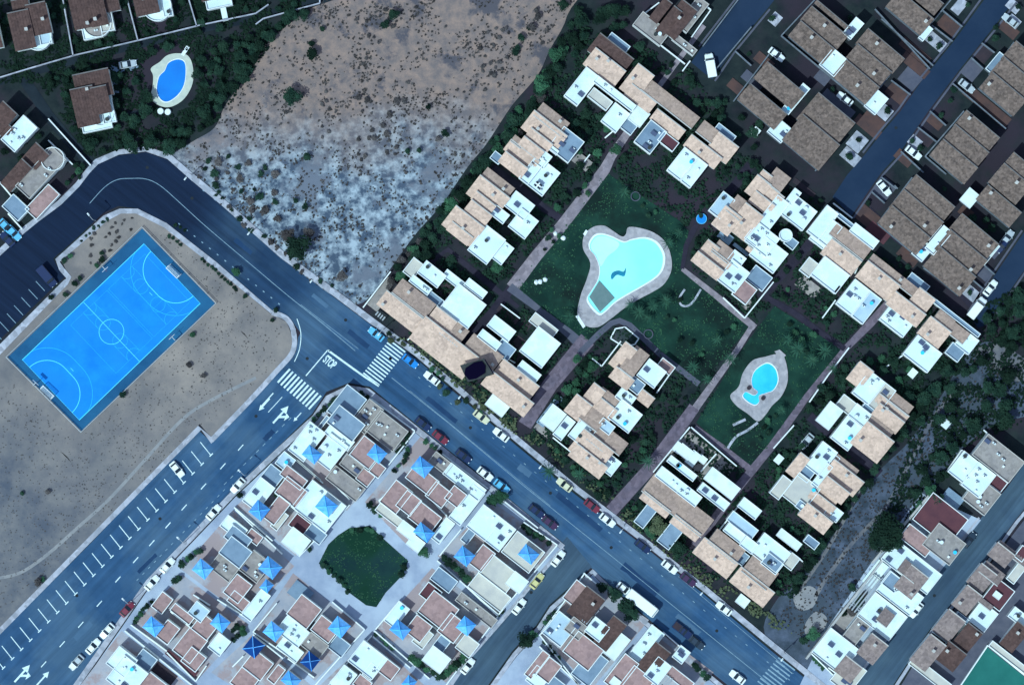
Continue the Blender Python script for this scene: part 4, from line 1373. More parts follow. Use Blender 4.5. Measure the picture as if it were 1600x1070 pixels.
def piece(house, k, x0, x1, y0, y1, h, voids, rg, i):
    name, m, h0 = KIND.get(k, (None, None, 3))
    h = (h0 if h is None else h) + .013*i + (rg.random()*.05)
    e = .02 + .004*(i % 5)
    if k == 'n': y0 -= .3; y1 += .3; x0 -= .2; x1 += .2
    if k in 'tdqwgyjprb':
        gr = (.2 if k == 'w' else .42) if house.name.startswith('villa') else .40; x0 -= gr; x1 += gr; y0 -= gr; y1 += gr
    if k != 'e' and h > 2: h *= .70 if house.name.startswith('terr') else .86 if house.name.startswith('villa') else .9
    if house.name.startswith('terr') and k in 'tdq' and house.location.x > 64 and house.location.y < -45: m = 'mauve_tiles' if k != 'q' else m
    ax0, ax1, ay0, ay1 = x0+e, x1-e, y0+e, y1-e
    if k in 'tdqn':
        dep = y1-y0; rise = min(1.5, dep*.20); lo, hi = (h, h+rise)
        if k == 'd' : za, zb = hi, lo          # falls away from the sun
        elif k == 'n': za, zb = (h, h+min(.5, dep*.07))
        else: za, zb = lo, hi
        q = [(ax0, ay0), (ax1, ay0), (ax1, ay1), (ax0, ay1)]; zz = [za, za, zb, zb]
        HW[house.name].hexa([(*p, 0) for p in q], [(*p, z-.06) for p, z in zip(q, zz)])
        ov = .14; sl_ = (zb-za)/dep
        q2 = [(x0-ov, y0-ov), (x1+ov, y0-ov), (x1+ov, y1+ov), (x0-ov, y1+ov)]; z2 = [za-sl_*ov, za-sl_*ov, zb+sl_*ov, zb+sl_*ov]
        r = MB(); r.hexa([(*p, z-.045) for p, z in zip(q2, z2)], [(*p, z+.12) for p, z in zip(q2, z2)])
        ro = r.build(name, m, house)
        # rows of roof tiles: low ribs down the slope
        rb = MB(); nrib = int((x1-x0)/.62)
        for a in range(nrib):
            xx = x0 + (a+.5)*(x1-x0)/nrib
            qq = [(xx-.13, y0-ov+.02), (xx+.13, y0-ov+.02), (xx+.13, y1+ov-.02), (xx-.13, y1+ov-.02)]
            rb.hexa([(*p, z+.115) for p, z in zip(qq, z2)], [(*p, z+.175) for p, z in zip(qq, z2)])
        rb.build('tile_ribs', m, ro)
        c = MB(); ye = y1+ov if zb >= za else y0-ov; zc = max(z2)
        if k == 'n':
            c.box(x0-ov, y1-.02, zc+.10, x1+ov, y1+ov+.05, zc+.42); c.build('ridge_cap', 'grey_cap', ro)
        else:
            c.box(x0-ov, ye-.14, zc+.10, x1+ov, ye+.12, zc+.27); c.build('ridge_cap', 'pale_cap' if k != 'q' else 'grey_cap', ro)
        clutter(house, x0, x1, y0, y1, max(0, min(za, zb)), rg, True, rise)
    elif k in 'wgyjpr':
        cells = [(ax0, ay0, ax1, ay1)]
        for (vx0, vx1, vy0, vy1) in voids:
            nxt = []
            for c in cells:
                a, b, c2, d2 = c; ix0, iy0, ix1, iy1 = max(a, vx0), max(b, vy0), min(c2, vx1), min(d2, vy1)
                if ix0 >= ix1 or iy0 >= iy1: nxt.append(c); continue
                if ix0-a > .15: nxt.append((a, b, ix0, d2))
                if c2-ix1 > .15: nxt.append((ix1, b, c2, d2))
                if iy0-b > .15: nxt.append((ix0, b, ix1, iy0))
                if d2-iy1 > .15: nxt.append((ix0, iy1, ix1, d2))
            cells = nxt
        f = MB()
        for (a, b, c2, d2) in cells:
            if h > 1: HW[house.name].box(a, b, 0, c2, d2, h-.08)
            f.box(a, b, h-.075 if h > 1 else 0.0, c2, d2, h)
        if k == 'w' and rg.random() < .22: m = rg.choice(('pale_terrace', 'pale_terrace', 'cream_terrace', 'blue_grey_terrace'))
        fo = f.build(name if h > 1 else 'patio', m, house)
        if h > 1:
            t_ = .17; hp = .42; g = MB(); v = voids
            def ok(px, py): return not any(a+.01 < px < b-.01 and c < py < d for a, b, c, d in v)
            g.box(x0, y0, h-.2, x1, y0+t_, h+hp); g.box(x0, y1-t_, h-.2, x1, y1, h+hp)
            g.box(x0, y0+t_, h-.2, x0+t_, y1-t_, h+hp); g.box(x1-t_, y0+t_, h-.2, x1, y1-t_, h+hp)
            g.build('parapet', 'white_wall' if k in 'wpyr' else 'pale_cap' if k == 'j' else 'net', fo)
            if k in 'wj' and not voids: clutter(house, x0, x1, y0, y1, h, rg, False)
            # a terrace divider on big terraces
            if k == 'w' and (x1-x0) > 9 and not voids:
                xm = x0 + (x1-x0)*rg.uniform(.35, .65); dv = MB(); dv.box(xm-.07, y0+t_+.01, h+.0, xm+.07, y1-t_-.01, h+.30); dv.build('divider', 'white_wall', fo)
    elif k == 'b':
        HW[house.name].box(ax0, ay0, 0, ax1, ay1, h-.2)
        s = MB(); s.box(x0-.1, y0-.1, h-.2, x1+.1, y1+.1, h); fo = s.build(name, m, house)
        g = MB(); g.box(x0-.1, y0-.1, h, x1+.1, y0, h+.09); g.box(x0-.1, y1, h, x1+.1, y1+.1, h+.09); g.build('rim', 'white_wall', fo)
    elif k in 'kK':
        h = 5.0; HW[house.name].box(ax0+.25, ay0+.25, 0, ax1-.25, ay1-.25, h-.5)
        cx, cy = (x0+x1)/2, (y0+y1)/2; r = MB(); ap = (cx, cy, h+1.35); q = [(x0, y0), (x1, y0), (x1, y1), (x0, y1)]
        for a in range(4): r.face([(*q[a], h), (*q[(a+1) % 4], h), ap])
        r.face([(*p, h) for p in q[::-1]])
        ro = r.build('pavilion_roof', 'pavilion_blue' if k == 'k' else 'pavilion_navy', house)
        for p in q:
            c = MB(); dx, dy = ap[0]-p[0], ap[1]-p[1]; l = math.hypot(dx, dy); nx, ny = -dy/l*.09, dx/l*.09
            c.hexa([(p[0]-nx, p[1]-ny, h+.0), (ap[0]-nx, ap[1]-ny, h+1.30), (ap[0]+nx, ap[1]+ny, h+1.30), (p[0]+nx, p[1]+ny, h+.0)][::-1],
                   [(p[0]-nx, p[1]-ny, h+.09), (ap[0]-nx, ap[1]-ny, h+1.44), (ap[0]+nx, ap[1]+ny, h+1.44), (p[0]+nx, p[1]+ny, h+.09)][::-1])
            c.build('hip_ridge', 'pavilion_cap' if k == 'k' else 'pavilion_blue', ro)
        ev = MB(); ev.box(x0+.05, y0+.05, h-.5, x1-.05, y1-.05, h-.02); ev.build('eaves_band', 'white_wall', house)
        fn = MB(); fn.cyl(cx, cy, h+1.36, h+1.8, .13, .02, 8); fn.build('finial', 'pavilion_cap', ro)
    elif k in 'DE':
        cx, cy, r0 = (x0+x1)/2, (y0+y1)/2, math.hypot(x1-x0, y1-y0)/2
        HWc = MB(); HWc.cyl(cx, cy, 0, h-.1, r0-.06, n=28); HWc.build('round_wall', 'white_wall', house)
        f = MB(); f.cyl(cx, cy, h-.1, h, r0-.16, n=28); fo = f.build('round_terrace', 'white_terrace' if k == 'D' else 'taupe_terrace', house)
        g = MB()
        for a in range(28):
            a0, a1 = 2*math.pi*a/28, 2*math.pi*(a+1)/28
            g.bar((cx+(r0-.08)*math.cos(a0), cy+(r0-.08)*math.sin(a0)), (cx+(r0-.08)*math.cos(a1), cy+(r0-.08)*math.sin(a1)), .17, h-.2, h+.42)
        g.build('parapet', 'white_wall', fo)
    elif k == 's':
        s = MB(); s.box(x0, y0, h, x1, y1, h+.25); so_ = s.build('skylight', 'glass', house)
        g = MB(); cx, cy = (x0+x1)/2, (y0+y1)/2; g.box(x0, cy-.15, h+.25, x1, cy+.15, h+.4); g.box(cx-.15, y0, h+.26, cx+.15, y1, h+.41); g.build('glazing_bar', 'white_wall', so_)
    elif k == 'l':
        f = MB(); f.box(x0, y0, h-.25, x1, y0+.15, h); f.box(x0, y1-.15, h-.25, x1, y1, h)
        for px in (x0+.1, x1-.1):
            for py in (y0+.1, y1-.1): f.box(px-.08, py-.08, 0, px+.08, py+.08, h-.25)
        fo = f.build('pergola_frame', 'grey_metal', house); n = max(4, int((x1-x0)/.9))
        for a in range(n):
            xx = x0 + (a+.5)*(x1-x0)/n; sl = MB(); sl.box(xx-.16, y0-.2, h, xx+.16, y1+.2, h+.12); sl.build('slat', 'lamp_grey', fo)
    elif k in 'ef':
        s = MB(); s.box(x0, y0, 0, x1, y1, .07+.004*i); s.build('patio', 'taupe_terrace' if k == 'e' else 'dark_patio', house)
HW = {}
def split_terrace(rect, rg, depth=0, big=True):
    x0, x1, y0, y1 = rect; w_, d_ = x1-x0, y1-y0
    if w_*d_ < (42 if big else 75) or depth > 2 or min(w_, d_) < 3.6: return [rect]
    f = rg.uniform(.32, .68)
    if w_ > d_: a, b = (x0, x0+w_*f, y0, y1), (x0+w_*f, x1, y0, y1)
    else: a, b = (x0, x1, y0, y0+d_*f), (x0, x1, y0+d_*f, y1)
    return split_terrace(a, rg, depth+1, big) + split_terrace(b, rg, depth+1, big)
def build_houses(text, group, default_turn):
    V = (0, 0, 1); cur = None; n = 0; rows = text.strip().split('\n'); specs = []
    row = None
    for ln in rows:
        if ln[0] == '@': V = [float(a) for a in ln[1:].split()][:3]
        elif ln[0] == '#':
            a = ln[1:].strip().split('|'); cur = dict(name=a[0], where=a[1], look=a[2], turn=float(a[3]) if len(a) > 3 else default_turn, p=[]); specs.append(cur)
        elif ln[0] == '%': row = ln[1:].strip(); n = 0; pend = []; cur = None
        else:
            a = ln.split(); pts = [V[0]+float(a[1])/V[2], V[1]+float(a[2])/V[2], V[0]+float(a[3])/V[2], V[1]+float(a[4])/V[2]]
            if a[0] == 'n':
                n += 1; cur = dict(name='row_house', where='%s house of the %s' % (ordinal(n-1), row), look='brown tiled', turn=default_turn, p=[], row=True); specs.append(cur)
            cur['p'].append((a[0], pts, float(a[5]) if len(a) > 5 else None))
    for s in specs:
        roofs = [p for p in s['p'] if p[0] not in 'zZ']
        cx = sum((p[1][0]+p[1][2])/2 for p in roofs)/len(roofs); cy = sum((p[1][1]+p[1][3])/2 for p in roofs)/len(roofs)
        if s.get('row'): label = 'brown tiled terraced house, ' + s['where'].replace(' house of', ' in')
        else: label = s['look'] + ' ' + s['where']
        label = ' '.join(label.split()[:26])
        ang = R(s['turn']); e = empty(s['name'], P(cx, cy), -ang, label, 'terraced house' if 'terraced' in s['name'] or s['name'] == 'row_house' else 'villa',
                                      {'row_house': 'brown roofed terraced houses', 'villa': 'villas', 'terraced_house': 'terraced houses'}[s['name']])
        LABELLED.append((e, cx, cy, label))
        LANDMARKS.append((cx, cy, ('the row house ' if s.get('row') else 'the house ') + (' '.join(s['where'].split()[:4]) if s.get('row') else s['where'])) if 0 else (cx, cy, ('the ' + s['look'].split(' with ')[0])))
        HW[e.name] = MB(); ca, sa = math.cos(ang), math.sin(ang); rg = random.Random(int(cx*7+cy))
        def loc(x, y):
            dx, dy = (x-cx)*S, (y-cy)*S       # map axes, y down
            return dx*ca + dy*sa, -(-dx*sa + dy*ca)
        voids = []
        for k, q, h in s['p']:
            if k == 'c':
                a, b = loc(q[0], q[1]), loc(q[2], q[3]); voids.append((min(a[0], b[0]), max(a[0], b[0]), min(a[1], b[1]), max(a[1], b[1])))
        for i, (k, q, h) in enumerate(s['p']):
            a, b = loc(q[0], q[1]), loc(q[2], q[3])
            if k in 'zZ':
                wl = MB(); wl.bar(a, b, .28 if k == 'z' else .5, 0, 1.2+.01*i if k == 'z' else 2.0); wl.build('garden_wall', ('old_wall' if s['name'] == 'row_house' else 'white_wall') if k == 'z' else 'stone_wall', e)
            elif k == 'c':
                v = voids[0]; f = MB(); f.box(v[0]-.02, v[2]-.02, 0, v[1]+.02, v[3]+.02, .1); f.build('light_well_floor', 'dark_patio', e)
            elif k in 'DE':
                r0 = abs(q[2]-q[0])*S/2; mx, my = loc((q[0]+q[2])/2, (q[1]+q[3])/2); rr = r0/math.sqrt(2)
                piece(e, k, mx-rr, mx+rr, my-rr, my+rr, h, voids, rg, i)
            else:
                rect = (min(a[0], b[0]), max(a[0], b[0]), min(a[1], b[1]), max(a[1], b[1]))
                if k == 'w' and not voids:
                    base = 4.4 if h is None else h
                    for j, rc in enumerate(split_terrace(rect, rg, 0, s['name'] == 'villa')):
                        piece(e, k, *rc, base + (rg.choice((0, 0, .35, -.5, -1.0)) if j else 0) + .021*j, voids, rg, i)
                else: piece(e, k, *rect, h, voids, rg, i)
        if HW[e.name].v: HW[e.name].build('wall', 'white_wall' if s['name'] != 'row_house' else 'old_wall', e)
build_houses(SURVEY, 'houses', 38.0)
build_houses(ROWS, 'rows', 40.0)
# the dark canopy over the tan roof
e = empty('hexagonal_canopy', P(743, 576, 7.2), R(12), 'dark canopy with a black hexagonal top standing over the long pale tan roof', 'canopy')
ox, oy = P(743, 576)[:2]
def lp(x, y):
    dx, dy = P(560+x/5.333, 470+y/5.333)[:2]; dx -= ox; dy -= oy; c, s = math.cos(-R(12)), math.sin(-R(12)); return (dx*c-dy*s, dx*s+dy*c)
q = [lp(*p) for p in ((850, 535), (915, 675), (1130, 610), (1050, 478))]
MB().hexa([(*p, 0) for p in q], [(*p, .12) for p in q]).build('canopy_deck', 'grey_metal', e)
hx = [lp(*p) for p in ((895, 560), (885, 610), (925, 655), (985, 645), (1058, 600), (1060, 540), (1030, 500), (960, 515))][::1]
m_ = MB(); m_.face([(*p, .5) for p in hx]); n_ = len(hx)
for i in range(n_): m_.face([(*hx[i], .12), (*hx[(i+1) % n_], .12), (*hx[(i+1) % n_], .5), (*hx[i], .5)])
m_.build('canopy_top', 'black_metal', e)
a, b = lp(1055, 485), lp(1130, 608); MB().bar(a, b, .25, .12, .5).build('edge_beam', 'black_metal', e)
for p in q:
    c_ = MB(); c_.cyl(p[0]*.85, p[1]*.85, -7.2, 0, .09, n=6); c_.build('post', 'grey_metal', e)
# small round garden pool
e = empty('garden_pool', P(1096, 342), 0, 'small round deep blue garden pool beside the white fronted villa', 'pool')
m_ = MB(); m_.cyl(0, 0, 0, .6, 1.25, n=20); m_.build('pool_wall', 'paint_light_blue', e)
m_ = MB(); m_.cyl(0, 0, .6, .62, 1.1, n=20); m_.build('water', 'water_deep', e)
# planters and low round walls
e = empty('hexagonal_planter', P(975, 530), 0, 'white edged hexagonal planting bed at the foot of the large lawn', 'planting bed')
hp = [P(x, y)[:2] for x, y in t(T7, [(610, 1025), (640, 965), (700, 955), (785, 1025), (760, 1062), (690, 1075)])]; hp = [(a-e.location.x, b-e.location.y) for a, b in hp]
hb = MB()
for i in range(6): hb.bar(hp[i], hp[(i+1) % 6], .3, 0, .5)
hb.build('kerb', 'white_wall', e)
hb = MB(); hb.face([(*p, .2) for p in hp[::-1]]); hb.build('soil', 'garden_soil', e)
for x, y, r in ((993, 307, 7), (1013, 522, 7)):
    e = empty('round_planter', P(x, y), 0, '%s stone ring planter in the %s lawn' % (('low', 'dark upper') if y < 400 else ('low', 'lower')), 'planter', 'ring planters'); LABELLED.append((e, x, y, e['label']))
    rb = MB()
    for i in range(20):
        a0, a1 = 2*math.pi*i/20, 2*math.pi*(i+1)/20; rb.bar((r*S*math.cos(a0), r*S*math.sin(a0)), (r*S*math.cos(a1), r*S*math.sin(a1)), .22, 0, .35)
    rb.build('stone_ring', 'pavement_dark', e)
# white path walls of the estate
for pts, where in (([(1326, 543), (1294, 585), (1264, 628)], 'along the footpath right of the small pool'), ([(1240, 664), (1208, 700)], 'beside the footpath above the dirt track villas'),
                   ([(970, 533), (940, 572), (925, 560)], 'beside the footpath to the planting bed'), ([(0, 122), (46, 108), (118, 87), (217, 64), (310, 41), (400, 22), (420, 8)], 'along the upper side of the lane'),
                   ([(400, 39), (412, 30), (500, 6), (500, -4)], 'along the lower side of the lane'), ([(115, 88), (98, -5)], 'between the first two gardens beyond the lane'),
                   ([(216, 64), (198, -5)], 'between the second and third gardens beyond the lane'), ([(308, 42), (294, -5)], 'between the third and fourth gardens beyond the lane'),
                   ([(1066, 112), (1078, 96)], 'at the foot of the dead end street')):
    p0 = P(*pts[0]); m_ = MB()
    for a, b in zip(pts, pts[1:]):
        A, B = P(*a), P(*b); m_.bar((A[0]-p0[0], A[1]-p0[1]), (B[0]-p0[0], B[1]-p0[1]), .28, -.06, 1.3)
    o = m_.build('garden_wall', 'white_wall' if 'lane' not in where else 'pavement'); o.location = p0; tag(o, 'thin white garden wall ' + where, 'wall', 'garden walls')
# yards of the brown estate: paved patches, pale planting circles
T4 = (1200, 0, 3.9625)
YARD = [('brown_patio', 720, 570, 880, 590), ('pavement_dark', 800, 490, 960, 490), ('brown_patio', 835, 340, 985, 470), ('brown_patio', 535, 740, 700, 830), ('brown_patio', 600, 700, 720, 790),
        ('brown_patio', 1040, 150, 1200, 160), ('pavement_dark', 1190, 450, 1340, 420), ('dark_patio', 1265, 340, 1395, 330), ('brown_patio', 980, 740, 1090, 770), ('dark_patio', 900, 840, 1030, 870),
        ('pavement', 480, 890, 625, 870), ('pavement', 650, 690, 780, 690), ('pavement', 440, 960, 580, 980), ('pavement', 0, 130, 90, 110), ('pavement', 960, 240, 1120, 280), ('pavement', 1130, 60, 1240, 20),
        ('pavement_dark', 330, 590, 540, 700), ('pavement_dark', 290, 470, 380, 500), ('brown_patio', 780, 960, 900, 1000), ('pavement', 860, 880, 960, 880), ('brown_patio', 1200, 580, 1510, 740),
        ('pavement_dark', 640, 350, 760, 420), ('brown_patio', 820, 260, 1000, 380), ('pavement', 1480, 20, 1560, 60), ('brown_patio', 1420, 170, 1560, 200), ('pavement', 1480, 120, 1560, 150),
        ('brown_patio', 530, 1340, 700, 1350), ('red_terrace', 600, 1420, 760, 1460), ('brown_patio', 800, 1560, 930, 1620), ('pavement_dark', 1340, 1550, 1440, 1560), ('pavement', 1180, 1800, 1320, 1820),
        ('pavement_dark', 1280, 1690, 1400, 1680), ('brown_patio', 1190, 1290, 1260, 1340), ('pavement_dark', 640, 1190, 800, 1160), ('brown_patio', -90, 360, 40, 400), ('pavement_dark', -140, 440, -50, 560), ('brown_patio', -250, 520, -100, 600)]
for k, (m, x1, y1, x2, y2) in enumerate(YARD):
    A, B = P(1200+x1/3.9625, y1/3.9625), P(1200+x2/3.9625, y2/3.9625); an = R(40); ca, sa = math.cos(an), math.sin(an)
    mx, my = (A[0]+B[0])/2, (A[1]+B[1])/2; dx, dy = (B[0]-A[0])/2, (B[1]-A[1])/2; u = abs(dx*ca - dy*sa); v = abs(dx*sa + dy*ca)
    u, v = max(u, 1.2), max(v, 1.2)
    m_ = MB(); m_.box(-u, -v, -.06, u, v, .03+.003*k); o = m_.build('yard_paving', m); o.location = (mx, my, 0); o.rotation_euler = (0, 0, -an); o['kind'] = 'structure'
# ================================================================ CARS
def car_proto(kind, paint):
    L_, W_ = {'car': (4.15, 1.72), 'van': (5.6, 2.1), 'pickup': (5.1, 1.85), 'coach': (8.2, 2.5)}[kind]
    nm = {'car': 'parked_car', 'van': 'parked_van', 'pickup': 'pickup_truck', 'coach': 'parked_van'}[kind]
    r = empty(nm, (0, 0, -50))
    hw = W_/2; x0, x1 = -L_/2, L_/2; zb = .85 if kind != 'coach' else 1.0
    def loft(secs):
        m = MB(); n = len(secs[0])
        for s_ in secs: m.v += s_
        for i in range(len(secs)-1):
            for j in range(n):
                a = i*n+j; b = i*n+(j+1) % n; m.f.append((a, b, b+n, a+n))
        m.f.append(tuple(range(n-1, -1, -1))); k = (len(secs)-1)*n; m.f.append(tuple(range(k, k+n))); return m
    def sec(x, w_, z0, z1, b=.12):
        return [(x, -w_, z0), (x, w_, z0), (x, w_, z1-b), (x, w_-b, z1), (x, -w_+b, z1), (x, -w_, z1-b)]
    if kind == 'car':   prof = [(x0, .82, .35, .62), (x0+.12, .95, .28, .82), (x0+.8, 1, .25, .88), (x0+2.6, 1, .25, .90), (x1-1.15, 1, .25, .84), (x1-.3, .93, .28, .72), (x1, .78, .36, .55)]
    elif kind == 'pickup': prof = [(x0, .95, .4, .95), (x0+.1, 1, .3, 1.0), (x1-1.4, 1, .3, 1.0), (x1-.2, .95, .3, .85), (x1, .8, .4, .6)]
    elif kind == 'van': prof = [(x0, .95, .4, 1.9), (x0+.1, 1, .3, 2.05), (x1-1.7, 1, .3, 2.05), (x1-1.25, .98, .3, 1.1), (x1-.2, .93, .3, .85), (x1, .8, .4, .6)]
    else: prof = [(x0, .95, .4, 2.6), (x0+.15, 1, .35, 2.8), (x1-.5, 1, .35, 2.8), (x1, .9, .4, 2.2)]
    secs = [sec(x, hw*f, a, b) for x, f, a, b in prof]
    loft(secs).build('body', 'paint_'+paint, r)
    if kind in ('car', 'pickup'):
        c0, c1 = (x0+.45, x1-1.35) if kind == 'car' else (x0+2.0, x1-1.35)
        g = loft([sec(c0, hw*.88, .84, .95), sec(c0+.45, hw*.80, .84, 1.33), sec(c1-.75, hw*.80, .84, 1.36), sec(c1, hw*.88, .84, .92)]); cab = g.build('cabin_glass', 'glass', r)
        m = MB(); rx0, rx1 = c0+.42, c1-.72; m.hexa([(rx0, -hw*.74, 1.3), (rx1, -hw*.74, 1.33), (rx1, hw*.74, 1.33), (rx0, hw*.74, 1.3)], [(rx0+.05, -hw*.70, 1.40), (rx1-.05, -hw*.70, 1.42), (rx1-.05, hw*.70, 1.42), (rx0+.05, hw*.70, 1.40)])
        m.build('roof_panel', 'paint_'+paint, r)
        if kind == 'pickup': m = MB(); m.box(x0+.15, -hw*.82, 1.0, x0+1.95, hw*.82, 1.02); m.build('load_bed', 'dark_patio', r)
    elif kind == 'van':
        m = MB(); m.hexa([(x1-1.72, -hw*.88, 2.02), (x1-1.24, -hw*.9, 1.11), (x1-1.24, hw*.9, 1.11), (x1-1.72, hw*.88, 2.02)], [(x1-1.64, -hw*.84, 2.10), (x1-1.13, -hw*.88, 1.16), (x1-1.13, hw*.88, 1.16), (x1-1.64, hw*.84, 2.10)]); m.build('windscreen', 'glass', r)
    else:
        m = MB(); m.hexa([(x1-.45, -hw*.9, 2.72), (x1+.02, -hw*.82, 1.5), (x1+.02, hw*.82, 1.5), (x1-.45, hw*.9, 2.72)], [(x1-.38, -hw*.86, 2.76), (x1+.07, -hw*.8, 1.5), (x1+.07, hw*.8, 1.5), (x1-.38, hw*.86, 2.76)]); m.build('windscreen', 'glass', r)
    wr = .31 if kind == 'car' else .36
    for sx in (x0+.75, x1-.82):
        for sy in (-1, 1):
            m = MB(); n = 12; cy = sy*(hw-.09)
            m.v = [(sx+wr*math.cos(2*math.pi*i/n), cy+s_*.11, wr+wr*math.sin(2*math.pi*i/n)) for s_ in (-1, 1) for i in range(n)]
            m.f = [(i, (i+1) % n, n+(i+1) % n, n+i) for i in range(n)] + [tuple(range(n)), tuple(range(2*n-1, n-1, -1))]
            m.build('wheel', 'tyre', r)
    for sy in (-1, 1):
        m = MB(); m.box(x1-.16, sy*hw*.45, .52, x1+.02, sy*hw*.74, .66); m.build('headlight', 'headlight', r)
        m = MB(); m.box(x1-1.5, sy*hw, .85, x1-1.34, sy*(hw+.17), .98); m.build('wing_mirror', 'paint_'+paint, r)
    note_kids(r); return r
PROTOS = {}
CARS = '''
588 522 38 car light_blue|beside the zebra crossing
641 564 38 car blue|just past the zebra crossing
675 591 38 car white|along the upper kerb of the main road
752 651 38 car cream|along the upper kerb of the main road
783 679 38 car white|along the upper kerb of the main road
882 757 38 car cream|along the upper kerb of the main road
925 790 38 car red|along the upper kerb of the main road
949 812 38 car white|along the upper kerb of the main road
1004 853 38 car navy|along the upper kerb of the main road
1046 885 38 car white|along the upper kerb of the main road
1075 905 38 car plum|along the upper kerb of the main road
1131 950 38 car white|along the upper kerb of the main road
661 662 38 car navy|along the lower kerb of the main road
688 683 38 car red|along the lower kerb of the main road
724 712 38 car navy|along the lower kerb of the main road
758 740 38 car white|along the lower kerb of the main road
784 759 38 car light_blue|along the lower kerb of the main road
838 798 38 car navy|along the lower kerb of the main road
859 816 38 car plum|along the lower kerb of the main road
976 920 38 car white|behind the long white van
1003 941 38 coach white|along the lower kerb of the main road
1066 984 38 pickup navy|beside the dark road patch on the main road
1088 1003 38 car dark|in front of the dark pickup truck
1152 1057 38 car white|near the bottom of the main road
372 758 -48 car white|along the lower kerb of the left road
334 800 -48 car white|along the lower kerb of the left road
262 883 -48 car white|along the lower kerb of the left road
238 910 -48 car white|along the lower kerb of the left road
199 951 -48 car red|along the lower kerb of the left road
168 985 -48 car white|along the lower kerb of the left road
146 1009 -48 car white|along the lower kerb of the left road
120 1034 -48 car silver|along the lower kerb of the left road
277 733 50 car white|alone in a marked bay of the left road
74 432 50 van navy|in the notch of the curved road
872 872 -52 car white|near the mouth of the side street
839 907 -52 car yellow|along the side street
811 947 -52 car white|along the side street
731 1040 -52 car white|along the side street
1110 103 80 van white|at the end of the dead end street
1213 86 38 car white|in a dark passage of the brown estate
1320 155 38 car white|in a dark passage of the brown estate
1510 135 38 car silver|in a driveway of the brown estate
1427 239 38 car white|in a driveway of the brown estate
1381 294 50 car white|in a walled yard at the foot of the dark blue street
1544 451 -52 car silver|on the short street at the right edge
1547 450 -52 car white|on the short street at the right edge
1526 481 -52 van white|at the end of the short street
1573 372 -52 car silver|beside the blue car at the right edge
1566 383 -52 car navy|at the right edge of the brown estate
1431 952 -52 car white|on the right hand street
1514 843 -52 car dark|on the right hand street
10 354 46 car light_blue|at the left edge above the curved road
22 364 46 car light_blue|at the left edge above the curved road
12 374 46 car navy|at the left edge above the curved road
1260 689 -50 car silver|in a garden right of the footpath
200 101 -10 car silver|in the garage court left of the peanut shaped pool
1578 33 38 car silver|in a driveway at the top right
1480 700 -52 car dark|on the right hand street
1320 1075 38 car white|near the bottom of the main road
'''
seen_spots = []
for ln in CARS.strip().split('\n'):
    a, where = ln.split('|'); x, y, ang, kind, paint = a.split(); x, y = float(x), float(y)
    if (x, y) in ((1544, 451), (1480, 700), (1320, 1075)): continue
    key = (kind, paint)
    if key not in PROTOS: PROTOS[key] = car_proto(kind, paint); o = PROTOS[key]
    else: o = copy_tree(PROTOS[key])
    zz = .012
    o.location = P(x, y, zz); o.rotation_euler = (0, 0, -R(float(ang)) + (math.pi if int(x) % 3 == 0 else 0))
    col = paint.replace('_', ' '); col = {'navy': 'dark blue', 'plum': 'dark plum', 'dark': 'black'}.get(col, col)
    word = {'car': 'car', 'van': 'van', 'pickup': 'pickup truck', 'coach': 'long high-roofed van'}[kind]
    lab = '%s %s parked %s' % (col, word, where)
    tag(o, lab, word.split()[-1] if kind != 'pickup' else 'pickup truck', 'parked cars'); LABELLED.append((o, x, y, lab))
    LANDMARKS.append((x, y, 'the %s %s' % (col, word))) if 0 else None

# ================================================================ TREES, PALMS, SHRUBS
def crown_mesh(name, r, hgt, nleaf, leaf, seed, flat=.75):
    g = random.Random(seed); m = MB()
    blobs = [(0, 0, 0, 1.0)] + [(g.uniform(-.55, .55), g.uniform(-.55, .55), g.uniform(-.25, .35), g.uniform(.35, .62)) for _ in range(7)]
    for _ in range(nleaf):
        bx, by, bz, br = g.choice(blobs[1:] if g.random() < .8 else blobs[:1])
        if br == 1.0: br = .72
        th = g.uniform(0, 2*math.pi); ph = math.acos(g.uniform(-.5, 1)); rr = br*g.uniform(.72, 1.05)
        x = (bx + rr*math.sin(ph)*math.cos(th))*r; y = (by + rr*math.sin(ph)*math.sin(th))*r; z = hgt + (bz + rr*math.cos(ph))*r*flat
        l = leaf*g.uniform(.6, 1.3); a = g.uniform(0, 2*math.pi); ux, uy, uz = math.cos(a), math.sin(a), g.uniform(-.5, .5)
        vx, vy, vz = -math.sin(a), math.cos(a), g.uniform(-.6, .6)
        m.face([(x-ux*l, y-uy*l, z-uz*l), (x+vx*l*.6, y+vy*l*.6, z+vz*l*.6), (x+ux*l, y+uy*l, z+uz*l), (x-vx*l*.6, y-vy*l*.6, z-vz*l*.6)])
    # inner mass so that the crown is not see-through
    for bx, by, bz, br in blobs[1:] + [(0, 0, -.05, .62)]:
        bm = bmesh.new(); bmesh.ops.create_icosphere(bm, subdivisions=1, radius=br*r*.74)
        k = len(m.v)
        for v in bm.verts: m.v.append((v.co.x*g.uniform(.85, 1.1)+bx*r, v.co.y*g.uniform(.85, 1.1)+by*r, v.co.z*flat+hgt+bz*r*flat))
        for f in bm.faces: m.f.append(tuple(k+v.index for v in f.verts))
        bm.free()
    return m.mesh(name)
TP = {}
